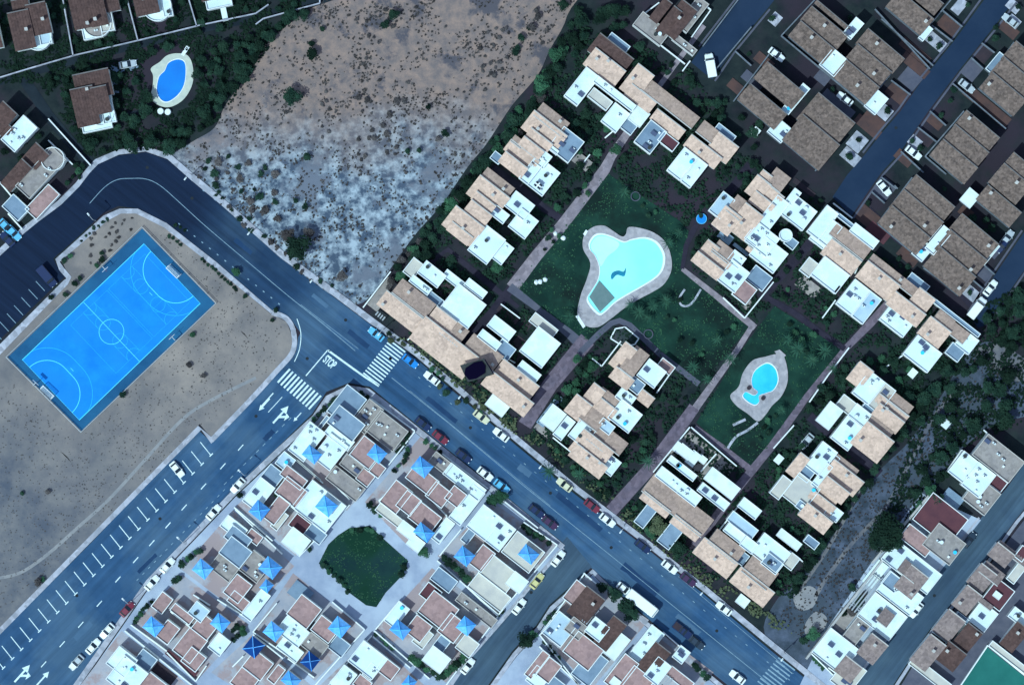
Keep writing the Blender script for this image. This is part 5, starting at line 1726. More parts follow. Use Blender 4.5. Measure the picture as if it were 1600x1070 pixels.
def tree_proto(size, leaf, var):
    key = (size, leaf, var)
    if key in TP: return TP[key]
    r, h = {'big': (4.4, 5.2), 'mid': (2.3, 3.0), 'small': (1.2, 1.4), 'scrub': (.7, .35)}[size]
    nl, lf = {'big': (1500, .30), 'mid': (620, .24), 'small': (240, .18), 'scrub': (70, .15)}[size]
    nm = {'big': 'tree', 'mid': 'tree', 'small': 'bush', 'scrub': 'shrub'}[size]
    e = empty(nm, (0, 0, -60)); me = crown_mesh('crown', r, h, nl, lf, hash((r, var)) % 1000 + var*13)
    link('crown' if size in ('big', 'mid') else 'foliage', me, leaf, e)
    if size != 'scrub':
        m = MB(); m.cyl(0, 0, -.1, h*.55, r*.075, r*.05, 7)
        for k in range(3):
            a = k*2.1+var; m.hexa([(-.05*r, -.04*r, h*.4), (.03*r, -.04*r, h*.4), (.03*r, .04*r, h*.4), (-.05*r, .04*r, h*.4)],
                                [(r*.35*math.cos(a)-.02*r, r*.35*math.sin(a)-.02*r, h*.95), (r*.35*math.cos(a)+.02*r, r*.35*math.sin(a)-.02*r, h*.95), (r*.35*math.cos(a)+.02*r, r*.35*math.sin(a)+.02*r, h*.95), (r*.35*math.cos(a)-.02*r, r*.35*math.sin(a)+.02*r, h*.95)])
        m.build('trunk', 'bark', e)
    note_kids(e); TP[key] = [e, False, r]; return TP[key]
def plant(x, y, r, leaf='leaf_dark', where=None, z=-.03, size=None, group=None, hedge=False):
    rm = r*S; size = size or ('big' if rm > 3.2 else 'mid' if rm > 1.2 else 'small')
    pr = tree_proto(size, leaf, rnd.randrange(3 if size != 'scrub' else 4))
    if pr[1]: o = copy_tree(pr[0])
    else: o = pr[0]; pr[1] = True
    s = rm/pr[2]; o.location = P(x, y, z); o.rotation_euler = (0, 0, rnd.uniform(0, 6.28)); o.scale = (s*rnd.uniform(.92, 1.08), s*rnd.uniform(.92, 1.08), s*rnd.uniform(.85, 1.0))
    tone = {'leaf_dark': 'dark', 'leaf_green': 'green', 'leaf_olive': 'olive green', 'leaf_scrub': 'dusky'}[leaf]
    kind = {'big': 'spreading tree', 'mid': 'rounded tree', 'small': 'bush', 'scrub': 'dry shrub'}[size]
    if where is None: where = nearest(x, y)
    if hedge: o.name = 'hedge_plant'; kind = 'clipped hedge plant'
    lab = '%s %s %s' % (tone, kind, where)
    tag(o, lab, 'hedge plant' if hedge else 'shrub' if size == 'scrub' else 'bush' if size == 'small' else 'tree', group or ('hedge plants' if hedge else 'dry shrubs' if size == 'scrub' else 'garden bushes' if size == 'small' else 'trees')); LABELLED.append((o, x, y, lab)); return o
def palm_proto():
    e = empty('palm_tree', (0, 0, -60)); g = random.Random(3)
    m = MB(); m.cyl(0, 0, -.1, 4.0, .22, .15, 8); m.build('trunk', 'bark', e)
    for k in range(15):
        a = k*2*math.pi/15 + g.uniform(-.12, .12); L = g.uniform(1.9, 2.6); f = MB(); up = g.uniform(.2, .7)
        def c(t_): return (L*t_*math.cos(a), L*t_*math.sin(a), 4.0 + up*math.sin(t_*2.6) - .9*t_*t_)
        for i in range(7):
            t0, t1 = i/7, (i+1)/7; p, q_ = c(t0), c(t1); wd = .34*(1-.75*t0); nx, ny = -math.sin(a)*wd, math.cos(a)*wd
            for sg in (-1, 1):
                f.face([p, (p[0]+nx*sg+(q_[0]-p[0])*.8, p[1]+ny*sg+(q_[1]-p[1])*.8, p[2]-.12), (q_[0]+nx*sg*.5, q_[1]+ny*sg*.5, q_[2]-.05), q_])
        f.build('frond', 'palm_green', e)
    note_kids(e); return e
PALMS = [(1020, 478), (998, 488), (1040, 470), (985, 476), (1012, 497), (1060, 364), (1044, 380), (1105, 592), (1082, 573), (1268, 562), (1245, 545), (1288, 548), (1300, 575), (1230, 530), (1120, 530), (1012, 720), (905, 740), (1220, 640), (1140, 560), (975, 300), (890, 495), (858, 735)]
pp = None
for x, y in PALMS:
    if pp is None: pp = palm_proto(); o = pp
    else: o = copy_tree(pp)
    s = rnd.uniform(.6, 1.0); o.location = P(x, y, 0); o.rotation_euler = (0, 0, rnd.uniform(0, 6)); o.scale = (s, s, s)
    lab = 'feathery palm tree ' + nearest(x, y); tag(o, lab, 'palm', 'palm trees of the estate'); LABELLED.append((o, x, y, lab))
def inside(p, poly):
    x, y = p; c = False; n = len(poly)
    for i in range(n):
        (x1, y1), (x2, y2) = poly[i], poly[(i+1) % n]
        if (y1 > y) != (y2 > y) and x < (x2-x1)*(y-y1)/(y2-y1)+x1: c = not c
    return c
SPOTS = []
def scatter(poly, n, r0, r1, leaf, where=None, size=None, gap=.8, group=None):
    xs = [p[0] for p in poly]; ys = [p[1] for p in poly]; k = 0; tries = 0
    while k < n and tries < n*40:
        tries += 1; x, y = rnd.uniform(min(xs), max(xs)), rnd.uniform(min(ys), max(ys)); r = rnd.uniform(r0, r1)
        if not inside((x, y), poly) or any((a-x)**2+(b-y)**2 < (gap*(c+r))**2 for a, b, c in SPOTS): continue
        SPOTS.append((x, y, r)); plant(x, y, r, leaf if isinstance(leaf, str) else rnd.choice(leaf), where, size=size, group=group); k += 1
def row(pts, step, r0, r1, leaf, where, jit=3, size=None, group=None, z=-.03, hedge=False):
    for a, b in zip(pts, pts[1:]):
        n = max(1, int(math.hypot(b[0]-a[0], b[1]-a[1])/step))
        for i in range(n):
            t_ = (i+.5)/n; r = rnd.uniform(r0, r1); x = a[0]+(b[0]-a[0])*t_+rnd.uniform(-jit, jit); y = a[1]+(b[1]-a[1])*t_+rnd.uniform(-jit, jit)
            SPOTS.append((x, y, r)); plant(x, y, r, leaf if isinstance(leaf, str) else rnd.choice(leaf), where, size=size, group=group, z=z, hedge=hedge)
DK = ['leaf_dark', 'leaf_dark', 'leaf_dark', 'leaf_green']
# single trees one can point at
for x, y, r, leaf, where in ((457, 150, 14, 'leaf_dark', 'alone in the middle of the dry field'), (487, 86, 11, 'leaf_dark', 'in the upper part of the dry field'), (487, 69, 6, 'leaf_dark', 'just above the tree in the upper dry field'),
    (603, 40, 8, 'leaf_dark', 'near the top of the dry field'), (617, 24, 9, 'leaf_dark', 'at the top of the dry field'), (504, 46, 5, 'leaf_dark', 'in the upper left of the dry field'), (670, 168, 5, 'leaf_dark', 'alone in the right half of the dry field'),
    (695, 210, 7, 'leaf_dark', 'above the right hedge of the dry field'), (685, 217, 5, 'leaf_scrub', 'beside the tree above the right hedge'), (655, 235, 5, 'leaf_dark', 'in the lower right of the dry field'), (637, 236, 5, 'leaf_dark', 'in the lower right of the dry field'),
    (480, 245, 7, 'leaf_dark', 'in the lower middle of the dry field'), (465, 385, 20, 'leaf_dark', 'behind the pavement of the curved road'), (482, 366, 10, 'leaf_scrub', 'above the dark tree by the curved road'), (452, 368, 11, 'leaf_scrub', 'left of the dark tree by the curved road'),
    (478, 323, 6, 'leaf_dark', 'in the pale foot of the dry field'), (463, 313, 5, 'leaf_dark', 'in the pale foot of the dry field'), (535, 433, 9, 'leaf_scrub', 'at the pointed foot of the dry field'), (775, 418, 10, 'leaf_green', 'in the patio above the canopy villa'),
    (663, 861, 9, 'leaf_green', 'at the corner of the plaza'), (768, 780, 12, 'leaf_green', 'over the road side wall of the fifth block'), (782, 774, 10, 'leaf_green', 'over the road side wall of the fifth block'),
    (977, 945, 17, 'leaf_dark', 'over the corner house beside the long van'), (958, 928, 12, 'leaf_dark', 'over the corner house beside the long van'), (988, 960, 11, 'leaf_dark', 'over the corner house beside the long van'), (940, 915, 9, 'leaf_dark', 'over the corner house beside the long van'),
    (1026, 822, 14, 'leaf_olive', 'in the front garden of the walled villa'), (1016, 832, 9, 'leaf_green', 'in the front garden of the walled villa'), (1060, 858, 14, 'leaf_dark', 'behind the pavement of the main road'), (1380, 828, 30, 'leaf_dark', 'alone beside the dirt track'),
    (1395, 845, 16, 'leaf_dark', 'at the foot of the great dark tree'), (1365, 846, 13, 'leaf_dark', 'at the foot of the great dark tree'), (1268, 990, 10, 'leaf_green', 'on the scrub ground near the main road'), (1255, 1000, 8, 'leaf_dark', 'on the scrub ground near the main road'),
    (1565, 655, 16, 'leaf_dark', 'at the right edge'), (820, 1000, 13, 'leaf_dark', 'at the bottom of the side street'), (832, 992, 8, 'leaf_green', 'at the bottom of the side street'), (160, 395, 5, 'leaf_dark', 'beside the court'), (100, 407, 5, 'leaf_dark', 'in the notch of the pavement'), (110, 400, 5, 'leaf_green', 'in the notch of the pavement'),
    (161, 406, 6, 'leaf_dark', 'above the court edge'), (152, 415, 5, 'leaf_green', 'above the court edge'), (126, 435, 5, 'leaf_dark', 'along the left edge of the court'), (118, 443, 6, 'leaf_dark', 'along the left edge of the court'), (103, 461, 5, 'leaf_dark', 'along the left edge of the court'),
    (81, 465, 5, 'leaf_dark', 'along the left edge of the court'), (431, 484, 5, 'leaf_dark', 'at the kerb corner by the junction'), (426, 500, 4, 'leaf_dark', 'at the kerb corner by the junction'), (383, 462, 5, 'leaf_dark', 'along the kerb right of the court'),
    (296, 570, 5, 'leaf_scrub', 'on the sandy lot right of the court'), (318, 586, 5, 'leaf_scrub', 'on the sandy lot right of the court'), (193, 617, 6, 'leaf_dark', 'at the lower edge of the court'), (35, 770, 4, 'leaf_dark', 'on the sandy lot below the court'), (75, 768, 5, 'leaf_scrub', 'on the sandy lot below the court'), (60, 908, 8, 'leaf_scrub', 'beside the left road pavement'),
    (68, 905, 5, 'leaf_green', 'beside the left road pavement'), (301, 523, 5, 'leaf_green', 'at the right edge of the court'), (370, 424, 8, 'leaf_green', 'over the kerb right of the court')):
    SPOTS.append((x, y, r)); plant(x, y, r, leaf, where)
# hedges and tree belts
row([(865, 110), (830, 165), (790, 225), (755, 262), (720, 305), (690, 352), (655, 400), (625, 440)], 13, 8, 13, DK, 'in the belt between the dry field and the villas', 6)
row([(885, 60), (862, 110), (838, 150)], 12, 8, 13, DK, 'in the belt above the villas', 6)
row([(882, 75), (862, 108), (838, 148), (800, 192), (770, 232), (735, 275), (705, 318), (668, 362), (635, 405), (600, 450)], 12, 6, 9, ['leaf_dark', 'leaf_dark', 'leaf_scrub', 'leaf_green'], 'on the outer side of the tree belt', 5)
row([(850, 140), (812, 195), (778, 240), (742, 282)], 17, 6, 9, ['leaf_dark', 'leaf_scrub'], 'on the field side of the tree belt', 5)
row([(880, 5), (905, 25), (940, 25), (985, 20)], 13, 8, 13, 'leaf_dark', 'along the top edge above the villas', 7)
scatter([(890, 20), (980, 10), (975, 60), (930, 65), (890, 95)], 9, 7, 12, DK, 'in the dark thicket above the top corner villa')
row([(800, 90), (820, 60), (835, 30), (850, 5)], 12, 4, 8, ['leaf_scrub', 'leaf_dark'], 'at the right rim of the dry field', 9, size='small')
row([(265, 245), (285, 215), (315, 195), (340, 160), (380, 112), (405, 75), (440, 40), (480, 20)], 12, 7, 12, 'leaf_dark', 'along the left rim of the dry field', 7)
scatter([(130, 100), (228, 112), (232, 170), (245, 190), (300, 180), (330, 160), (300, 215), (255, 232), (180, 236), (150, 250), (110, 200), (80, 150)], 30, 6, 12, 'leaf_dark', 'in the dark garden round the lone villa')
scatter([(305, 90), (400, 55), (430, 60), (350, 165), (310, 150)], 16, 6, 12, 'leaf_dark', 'in the dark grounds right of the peanut shaped pool')
scatter([(60, 120), (120, 108), (170, 105), (110, 140), (90, 145)], 5, 5, 9, 'leaf_dark', 'in the dark garden below the lane')
for px, ww in ((5, 'first'), (104, 'second'), (203, 'third'), (306, 'fourth')):
    scatter([(px, 8), (px+92, 0), (px+108, 60), (px+10, 95)], 8, 5, 9, 'leaf_dark', 'in the %s garden beyond the lane' % ww, gap=.9)
scatter([(400, -8), (470, -10), (480, 4), (405, 26)], 4, 5, 8, 'leaf_dark', 'in the last garden beyond the lane')
scatter([(0, 230), (60, 200), (80, 230), (10, 270)], 5, 5, 8, 'leaf_dark', 'in the garden left of the rounded roof house')
scatter([(95, 290), (120, 255), (140, 262), (118, 285)], 6, 4, 7, DK, 'in the corner garden above the curved road')
# estate gardens
G = lambda pts, n, a, b, leaf=DK, w=None: scatter(pts, n, a, b, leaf, w)
G([(905, 160), (940, 180), (960, 205), (930, 220), (895, 190)], 7, 5, 9, DK, 'in the courtyard garden of the top corner villa')
G([(900, 215), (960, 215), (990, 240), (945, 262), (925, 290), (905, 265)], 8, 5, 9, DK, 'in the hollow between the upper villas')
G([(880, 305), (930, 265), (945, 275), (895, 330), (870, 325)], 6, 4, 8, DK, 'along the footpath upper left of the large pool')
G([(835, 395), (865, 355), (880, 362), (850, 395)], 5, 3, 6, DK, 'between footpath and lawn left of the large pool')
G([(985, 60), (1065, 110), (1060, 140), (985, 100)], 8, 5, 9, 'leaf_dark', 'in the dark strip below the walled brown villa')
G([(1070, 125), (1120, 135), (1190, 200), (1180, 235), (1130, 200), (1080, 160)], 14, 6, 10, 'leaf_dark', 'in the thicket between the villas and the brown estate')
G([(1130, 255), (1180, 250), (1180, 300), (1140, 300)], 6, 5, 9, DK, 'in the garden above the large patchwork villa')
G([(1230, 360), (1270, 365), (1280, 390), (1235, 415)], 5, 4, 7, 'leaf_dark', 'between the two large villas')
G([(1200, 430), (1235, 420), (1250, 455), (1215, 470), (1190, 455)], 5, 4, 7, DK, 'along the dark passage above the small lawn')
G([(1260, 470), (1290, 455), (1310, 490), (1295, 510), (1260, 500)], 6, 4, 8, DK, 'in the front garden above the small lawn')
G([(1400, 530), (1440, 545), (1430, 590), (1380, 600), (1340, 570), (1375, 545)], 10, 5, 10, DK, 'between the tip villas and the scrub ground')
G([(1300, 580), (1325, 560), (1350, 590), (1300, 625), (1265, 650), (1255, 630)], 8, 5, 9, 'leaf_dark', 'inside the white path wall right of the small pool')
G([(1205, 720), (1240, 690), (1265, 695), (1225, 745), (1200, 760)], 7, 5, 9, DK, 'in the garden of the dirt track villas')
G([(1110, 850), (1130, 875), (1120, 890), (1090, 868)], 4, 4, 7, DK, 'beside the main road pavement near the scrub ground')
G([(1140, 850), (1160, 890), (1150, 900), (1125, 880)], 4, 5, 8, DK, 'between the last two road villas')
G([(1200, 885), (1240, 880), (1235, 915), (1205, 945)], 6, 4, 8, DK, 'at the edge of the scrub ground')
G([(1230, 820), (1265, 835), (1270, 870), (1235, 880)], 5, 4, 8, DK, 'above the last road villa')
G([(895, 560), (925, 545), (945, 580), (950, 600), (925, 600), (900, 585)], 7, 5, 10, ['leaf_green', 'leaf_dark'], 'in the shady garden below the planting bed')
G([(870, 610), (895, 585), (915, 610), (890, 635), (868, 630)], 6, 5, 9, ['leaf_green', 'leaf_dark'], 'in the garden right of the purple footpath')
G([(845, 690), (860, 685), (895, 712), (915, 735), (900, 745), (870, 725)], 6, 4, 8, DK, 'in the front garden along the main road')
G([(965, 700), (1020, 665), (1030, 680), (985, 740), (960, 760), (955, 735)], 9, 5, 9, DK, 'in the garden beside the wide purple footpath')
G([(1018, 620), (1060, 605), (1078, 630), (1050, 650), (1020, 640)], 7, 4, 8, DK, 'in the garden at the footpath crossing')
G([(935, 755), (965, 765), (955, 780), (935, 775)], 3, 5, 8, DK, 'by the road end of the purple footpath')
G([(985, 790), (1005, 770), (1005, 800)], 3, 4, 7, DK, 'left of the walled villa')
G([(660, 560), (690, 580), (730, 610), (760, 640), (745, 650), (700, 620), (660, 585)], 10, 4, 7, ['leaf_olive', 'leaf_dark', 'leaf_green'], 'in the strip garden along the main road')
G([(610, 520), (640, 540), (650, 555), (625, 545), (600, 525)], 4, 3, 6, ['leaf_olive', 'leaf_dark'], 'in the strip garden of the corner villa')
G([(640, 400), (700, 395), (720, 420), (690, 440), (660, 415)], 6, 5, 9, DK, 'in the passage above the corner villa')
G([(1080, 345), (1100, 310), (1130, 290), (1140, 300), (1105, 335)], 5, 4, 7, 'leaf_dark', 'along the passage behind the small round pool')
G([(1072, 380), (1095, 355), (1105, 370), (1080, 400)], 4, 4, 7, 'leaf_dark', 'beside the square villa')
G([(1230, 500), (1260, 500), (1280, 530), (1250, 560)], 5, 4, 7, DK, 'on the small lawn above the blue pool')
G([(1175, 690), (1210, 640), (1230, 600), (1240, 610), (1185, 700)], 5, 4, 6, DK, 'on the small lawn below the blue pool')
G([(975, 290), (1050, 345), (1060, 370), (1000, 330)], 4, 4, 7, ['leaf_green', 'leaf_dark'], 'on the large lawn above the pool')
G([(1020, 500), (1080, 450), (1150, 510), (1100, 580)], 8, 3.5, 6, ['leaf_green', 'leaf_dark'], 'on the large lawn below the pool')
# woods round the scrub ground
scatter([(1440, 590), (1530, 560), (1590, 580), (1575, 640), (1510, 690), (1440, 760), (1400, 690), (1390, 640)], 26, 8, 14, 'leaf_dark', 'in the dark wood of the scrub ground', gap=.72)
scatter([(1530, 500), (1570, 470), (1620, 440), (1620, 560), (1570, 540)], 16, 8, 14, 'leaf_dark', 'in the dark wood right of the short street')
scatter([(1440, 720), (1480, 700), (1500, 680), (1460, 790), (1410, 820)], 9, 7, 11, DK, 'behind the stuccoed house')
row([(1425, 640), (1395, 690), (1360, 745), (1320, 800), (1290, 840), (1262, 880), (1235, 925)], 15, 6, 10, 'leaf_dark', 'along the villa side of the dirt track', 4)
row([(1330, 915), (1350, 930), (1315, 965)], 11, 4, 8, ['leaf_dark', 'leaf_scrub'], 'at the foot of the white row walls', 6)
# hedges of the pavilion quarter
H = lambda pts, where, step=7, r0=4, r1=6, leaf=DK: row(pts, step, r0, r1, leaf, where, 1.5, z=.04, size='small', hedge=True)
H([(490, 656), (505, 640), (525, 622), (548, 612), (568, 616), (576, 624)], 'in the hedge of the rounded street corner')
H([(640, 672), (634, 690), (618, 708)], 'in the hedge at the end of the upper block', 8)
H([(663, 686), (690, 708)], 'behind the road side wall of the fourth block', 8)
H([(640, 700), (628, 722), (612, 738)], 'in the garden strip of the fourth block', 8, 4, 7)
H([(574, 784), (590, 800), (600, 812)], 'at the plaza corner of the fourth block', 8, 4, 7, ['leaf_green', 'leaf_dark'])
H([(690, 868), (712, 885), (732, 905)], 'in the hedge on the left of the fifth block', 8, 6, 9)
H([(815, 820), (832, 832), (852, 842), (862, 850)], 'in the hedge on the road side of the fifth block', 8, 5, 8)
H([(790, 950), (775, 962)], 'at the tip of the fifth block', 7)
H([(283, 885), (296, 870), (318, 856)], 'in the hedge of the third block', 8, 5, 8)
H([(270, 912), (285, 900)], 'in the street hedge between third and sixth blocks', 8, 5, 8)
H([(208, 975), (222, 955), (240, 938)], 'in the street hedge of the sixth block', 8, 4, 6)
H([(360, 985), (375, 975), (385, 985), (362, 1000)], 'in the side garden of the sixth block', 8, 5, 8, ['leaf_green', 'leaf_dark'])
H([(640, 1022), (655, 1035), (672, 1050), (690, 1058), (712, 1040), (728, 1022)], 'round the gleaming white roof', 8, 6, 9, ['leaf_dark', 'leaf_green'])
H([(585, 988), (600, 1000), (618, 1014)], 'in the hedge of the ninth block', 8, 4, 6)
H([(848, 978), (862, 962), (872, 950)], 'in the side street hedge of the corner house', 8, 5, 7)
H([(846, 1000), (862, 1015), (875, 1030)], 'in the dark strip behind the side street house', 8, 4, 6)
H([(1082, 1035), (1095, 1048), (1108, 1060)], 'in the garden plot beside the main road', 8, 4, 7)
H([(1268, 1028), (1278, 1036), (1288, 1044)], 'in the green bed at the end of the white row', 6, 4, 5.5, ['leaf_green'])
H([(445, 778), (430, 772)], 'inside the second block', 7)
H([(372, 778), (380, 768)], 'in the hedge of the second block', 7, 5, 6)
H([(478, 862), (488, 855)], 'beside the plaza path', 7, 4, 6)
# the trees over the square lawn
row([(546, 828), (578, 824), (598, 842)], 9, 4, 7, DK, 'on the upper rim of the square lawn', 2); row([(634, 880), (626, 900)], 8, 4, 7, DK, 'on the right rim of the square lawn', 2)
row([(503, 882), (525, 905), (548, 928)], 9, 4, 6, DK, 'on the lower left rim of the square lawn', 2)
# brown estate yard plants
for x, y in ((1341, 219), (1206, 30), (1386, 173), (1425, 220), (1512, 8), (1327, 245), (1452, 62), (1328, 28), (1355, 318), (1514, 457), (1466, 72), (1322, 50), (1555, 60), (1437, 232), (1484, 158), (1556, 44), (1590, 12), (1262, 75), (1470, 310), (1476, 295), (1120, 115), (1170, 85), (1300, 140), (1375, 60), (1470, 180), (1490, 140)):
    plant(x, y, rnd.uniform(4, 7), 'leaf_dark', 'in a small yard of the brown estate')
G([(1500, 330), (1540, 340), (1560, 375), (1530, 370)], 5, 5, 8, 'leaf_dark', 'in the dark gap between the brown roofs')
G([(1200, 290), (1270, 290), (1290, 330), (1260, 320)], 5, 4, 7, 'leaf_dark', 'at the blocked end of the dark blue street')
G([(1380, 385), (1400, 395), (1440, 425), (1430, 440), (1390, 410)], 4, 4, 7, 'leaf_dark', 'in the passage left of the lower brown rows')
# dry shrubs of the fields
row([(330, 300), (380, 345), (425, 385), (470, 420), (520, 456)], 13, 3, 6, ['leaf_scrub', 'leaf_dark'], 'along the pavement behind the dry field', 6, size='scrub')
scatter([(300, 240), (420, 240), (450, 340), (400, 355), (340, 300)], 26, 3.5, 8, ['leaf_scrub', 'leaf_dark'], 'in the lower left corner of the dry field', size='scrub', gap=.7)
scatter([(560, 150), (640, 150), (620, 260), (560, 260)], 22, 2.5, 6, 'leaf_scrub', 'in the weedy streak down the dry field', size='scrub', gap=.7)
scatter([(555, 20), (640, 10), (600, 70), (560, 60)], 14, 2, 4.5, 'leaf_scrub', 'near the top of the dry field', size='scrub', gap=.8)
scatter([(740, 60), (800, 30), (790, 120), (740, 130)], 20, 2, 5, 'leaf_scrub', 'in the dark streak right of the dry field', size='scrub', gap=.75)
scatter([(430, 150), (520, 130), (520, 220), (430, 200)], 16, 2, 4, 'leaf_scrub', 'round the lone tree of the dry field', size='scrub', gap=.9)
scatter(FIELD, 50, 1.6, 3.8, 'leaf_scrub', 'on the open dry field', size='scrub', gap=1.4)
row([(272, 350), (292, 362)], 7, 3, 4, 'leaf_dark', 'along the kerb right of the court', 1, size='scrub'); row([(312, 402), (328, 415), (345, 430), (372, 455)], 6, 3, 4, 'leaf_dark', 'along the kerb right of the court', 1, size='scrub')
row([(262, 366), (286, 384)], 7, 3, 4, 'leaf_dark', 'along the kerb right of the court', 1, size='scrub'); row([(170, 340), (150, 355), (125, 378)], 8, 2.5, 4, 'leaf_dark', 'along the kerb above the court', 2, size='scrub')
scatter([(130, 380), (175, 335), (215, 335), (215, 355), (165, 400), (120, 430)], 18, 2, 3.6, 'leaf_scrub', 'on the sandy strip above the court', size='scrub', gap=1.1)
# street lamps
def lamp(x, y, ang, first=[]):
    if not first:
        e = empty('street_lamp', (0, 0, 0)); m = MB(); m.cyl(0, 0, 0, 7, .1, .06, 8); m.build('pole', 'lamp_grey', e); m = MB(); m.box(0, -.05, 6.95, 1.6, .05, 7.05); m.build('arm', 'lamp_grey', e)
        m = MB(); m.box(1.2, -.16, 6.86, 2.0, .16, 6.98); m.build('lamp_head', 'net', e); note_kids(e); first.append(e); o = e
    else: o = copy_tree(first[0])
    o.location = P(x, y, .12); o.rotation_euler = (0, 0, R(ang)); lab = 'grey street lamp on the pavement ' + nearest(x, y); tag(o, lab, 'street lamp', 'street lamps'); LABELLED.append((o, x, y, lab))
for x, y, a in ((300, 273, -128), (398, 358, -128), (495, 432, -128), (600, 514, -128), (725, 612, -128), (850, 720, -128), (975, 820, -128), (1100, 916, -128), (1225, 1018, -128), (385, 741, 138), (290, 845, 138), (205, 940, 138), (150, 345, 130)): lamp(x, y, a)
# people's small things: white sheds, parasols and bits in gardens
BITS = [(1307, 640, 'white garden table beside the villa terrace'), (1216, 717, 'small white shed in the garden of the dirt track villas'), (1425, 583, 'small white hut below the tip villa'), (1180, 207, 'white garden hut in the thicket above the villas'),
        (1220, 24, 'white tool box'), (805, 160, 'small white tank'), (975, 165, 'white pump house'), (868, 296, 'round white parasol'), (1034, 455, 'white bench beside the looped path'), (1477, 662, 'small white marker box on the scrub ground'), (1312, 575, 'white garden stone')]
for x, y, l in BITS[:2] + BITS[2:4] + BITS[9:10]:
    e = empty('garden_hut', P(x, y), R(50), l, 'hut'); m = MB(); m.box(-.9, -.7, 0, .9, .7, 1.6); m.build('wall', 'white_wall', e); m = MB(); m.box(-1.05, -.85, 1.6, 1.05, .85, 1.72); m.build('flat_roof', 'white_slab', e)
for x, y in ((844, 440), (838, 441), (852, 437), (868, 365), (880, 372)):
    e = empty('boulder', P(x, y)); m = MB(); bm = bmesh.new(); bmesh.ops.create_icosphere(bm, subdivisions=2, radius=.6)
    for v in bm.verts: m.v.append((v.co.x*rnd.uniform(.8, 1.1), v.co.y*rnd.uniform(.8, 1.1), max(-.1, v.co.z*rnd.uniform(.5, .8))))
    for f in bm.faces: m.f.append(tuple(v.index for v in f.verts))
    bm.free(); C.objects.unlink(e); bpy.data.objects.remove(e); o = m.build('boulder', 'pool_edge'); o.location = P(x, y); lab = 'pale boulder on the lawn rim left of the large pool'; tag(o, lab, 'boulder', 'boulders on the lawn rim'); LABELLED.append((o, x, y, lab))
# ground cover filling the gardens between the villas
def cover(name, label, poly, n, mt, hmax=.7):
    mb = MB(); g = random.Random(11); xs = [p[0] for p in poly]; ys = [p[1] for p in poly]; k = 0; segs = [(p, q, w_/2+2) for pts, w_ in PATHS for p, q in zip(pts, pts[1:])]
    def near(x, y):
        for (x1, y1), (x2, y2), w_ in segs:
            dx, dy = x2-x1, y2-y1; t_ = max(0, min(1, ((x-x1)*dx+(y-y1)*dy)/((dx*dx+dy*dy) or 1)))
            if (x-x1-dx*t_)**2+(y-y1-dy*t_)**2 < w_*w_: return True
        return False
    tries = 0
    while k < n and tries < n*8:
        tries += 1; x, y = g.uniform(min(xs), max(xs)), g.uniform(min(ys), max(ys))
        if not inside((x, y), poly) or inside((x, y), LAWN_A) or inside((x, y), LAWN_B) or ((x-268)/40)**2+((y-125)/52)**2 < 1: continue
        if mnoise.noise(Vector((x*.05, y*.05, 1))) < g.uniform(-.35, .25) or near(x, y): continue
        k += 1; X, Y, _ = P(x, y); zc = g.uniform(0, hmax); s = g.uniform(.18, .42)
        a = g.uniform(0, 6.28); ux, uy, uz = math.cos(a)*s, math.sin(a)*s, g.uniform(-.5, .5)*s; vx, vy, vz = -math.sin(a)*s, math.cos(a)*s, g.uniform(-.5, .5)*s
        mb.face([(X-ux, Y-uy, zc-uz), (X+vx, Y+vy, zc+vz), (X+ux, Y+uy, zc+uz), (X-vx, Y-vy, zc-vz)])
    o = mb.build(name, mt); tag(o, label, 'ground cover'); o['kind'] = 'stuff'
EST = [(600, 480), (850, 130), (900, 40), (980, 60), (1080, 110), (1160, 240), (1290, 330), (1530, 520), (1440, 600), (1240, 935), (1110, 905), (1000, 830), (860, 712), (700, 585)]
cover('ground_cover', 'low dark planting filling the villa gardens', EST, 26000, 'leaf_dark')
cover('ground_cover', 'low green planting here and there in the villa gardens', EST, 7000, 'leaf_green', .5)
STRIP = [(600, 515), (650, 552), (720, 610), (800, 676), (860, 712), (1000, 835), (1110, 920), (1240, 1000), (1240, 980), (1110, 898), (1000, 812), (860, 694), (720, 585), (640, 530)]
cover('ground_cover', 'olive and dark hedge planting behind the road pavement', STRIP, 3500, 'leaf_olive', .8)
cover('ground_cover', 'dark undergrowth round the upper left gardens', [(0, 0), (480, 0), (430, 60), (340, 190), (262, 235), (180, 235), (140, 250), (60, 130), (0, 130)], 9000, 'leaf_dark', .4)
cover('ground_cover', 'dark undergrowth of the wood by the scrub ground', [(1400, 560), (1600, 440), (1600, 660), (1500, 700), (1400, 850), (1380, 800), (1420, 700)], 4200, 'leaf_dark', .5)
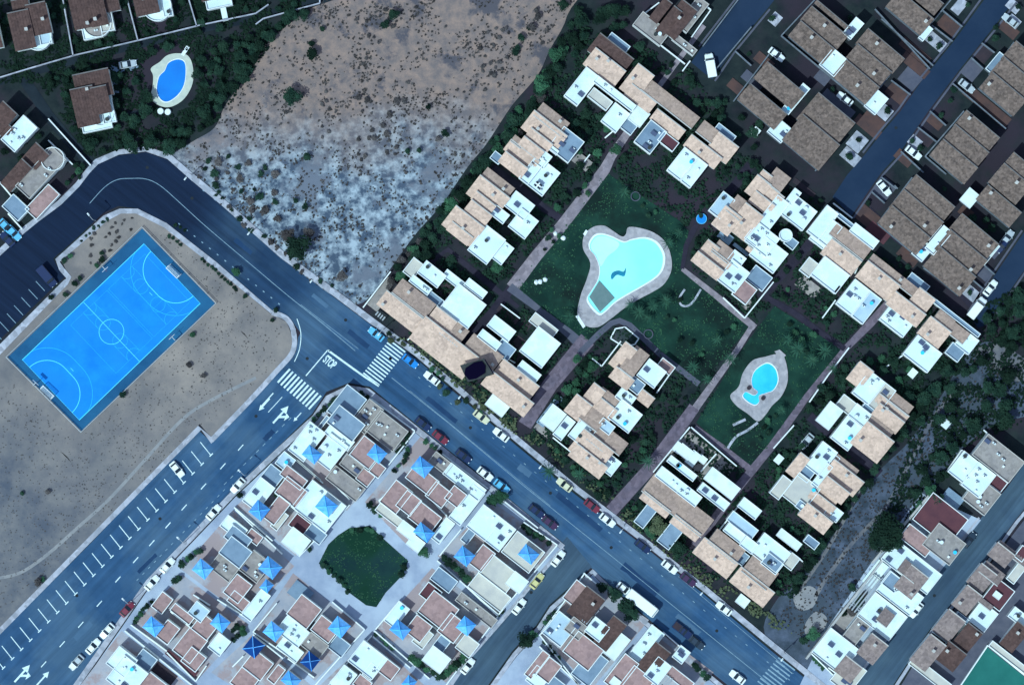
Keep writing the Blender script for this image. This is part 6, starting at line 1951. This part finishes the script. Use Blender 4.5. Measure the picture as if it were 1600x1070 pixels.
# grass tufts and weeds nobody could count
def tufts(name, label, poly, n, r, mt, z=0.0, flat=.5):
    m = MB(); xs = [p[0] for p in poly]; ys = [p[1] for p in poly]; g = random.Random(5); k = 0
    while k < n:
        x, y = g.uniform(min(xs), max(xs)), g.uniform(min(ys), max(ys))
        if not inside((x, y), poly): continue
        if 'lawn' in label and (any(((x-a)/c)**2+((y-b)/d_)**2 < 1 for a, b, c, d_ in ((975, 425, 78, 90), (1190, 602, 48, 62)))): k += 1; continue
        if 'lawn' in label and mnoise.noise(Vector((x*.05, y*.05, 5))) + .5*mnoise.noise(Vector((x*.2, y*.2, 3))) < g.uniform(-.3, .6): k += .25; continue
        if 'dry field' in label and mnoise.noise(Vector((x*.022, y*.022, 0))) + .6*mnoise.noise(Vector((x*.08, y*.08, 3))) < g.uniform(-.25, .75): continue
        k += 1; X, Y, _ = P(x, y); s = r*g.uniform(.5, 1.4)
        for b in range(3):
            a = g.uniform(0, 6.28); dx, dy = math.cos(a)*s, math.sin(a)*s
            m.face([(X-dx*.5, Y-dy*.5, z), (X+dx*.5, Y+dy*.5, z), (X+dx*.7-dy*.5, Y+dy*.7+dx*.5, z+s*flat*.8), (X-dx*.6-dy*.6, Y-dy*.6+dx*.6, z+s*flat)])
    o = m.build(name, mt); tag(o, label, 'weeds'); o['kind'] = 'stuff'
tufts('weeds', 'low dry weeds scattered over the dry field', FIELD, 2600, .30, 'leaf_scrub', -.03)
tufts('weeds', 'pale dry grass of the dry field', FIELD, 3500, .30, 'weed_pale', -.03)
tufts('stones', 'stones and dry weeds scattered over the sandy lot', [(225, 340), (330, 420), (440, 510), (430, 570), (150, 820), (0, 960), (0, 580), (120, 690), (345, 475)], 1500, .17, 'weed_pale', .02)
tufts('grass', 'longer grass tufts in the large lawn', LAWN_A, 4200, .20, 'leaf_green', -.01)
tufts('grass', 'longer grass tufts in the smaller lawn', LAWN_B, 2200, .20, 'leaf_green', -.01)
tufts('grass', 'longer grass tufts in the square lawn', SQ, 900, .18, 'leaf_green', .09)
tufts('weeds', 'low weeds on the scrub ground', [(1530, 545), (1600, 590), (1480, 720), (1340, 920), (1262, 1015), (1220, 960), (1310, 825), (1420, 690)], 1400, .28, 'leaf_scrub', -.03)
# ================================================================ labels made unique
by = {}
for it in LABELLED: by.setdefault(it[3], []).append(it)
for lab, its in by.items():
    if len(its) < 2: continue
    xs = [i[1] for i in its]; ys = [i[2] for i in its]; horiz = max(xs)-min(xs) >= max(ys)-min(ys)
    its.sort(key=lambda i: i[1] if horiz else i[2]); n = len(its)
    for k, it in enumerate(its):
        if n == 2: w_ = ('the left one', 'the right one')[k] if horiz else ('the upper one', 'the lower one')[k]
        elif k == 0: w_ = 'leftmost' if horiz else 'topmost'
        elif k == n-1: w_ = 'rightmost' if horiz else 'lowest'
        elif k < n/2: w_ = ordinal(k) + (' from the left' if horiz else ' from the top')
        else: w_ = ordinal(n-1-k) + (' from the right' if horiz else ' from the bottom')
        it[0]['label'] = lab + ', ' + w_

for o in list(C.objects):
    l = o.get('label')
    if l and len(l.split()) > 16:
        w_ = l.split(); i = len(w_)-1
        while len(w_) > 16 and i >= 0:
            if w_[i] in ('the', 'a', 'an', 'its'): w_.pop(i)
            i -= 1
        o['label'] = ' '.join(w_)
        if len(w_) > 16: print('LONG', len(w_), ' '.join(w_))
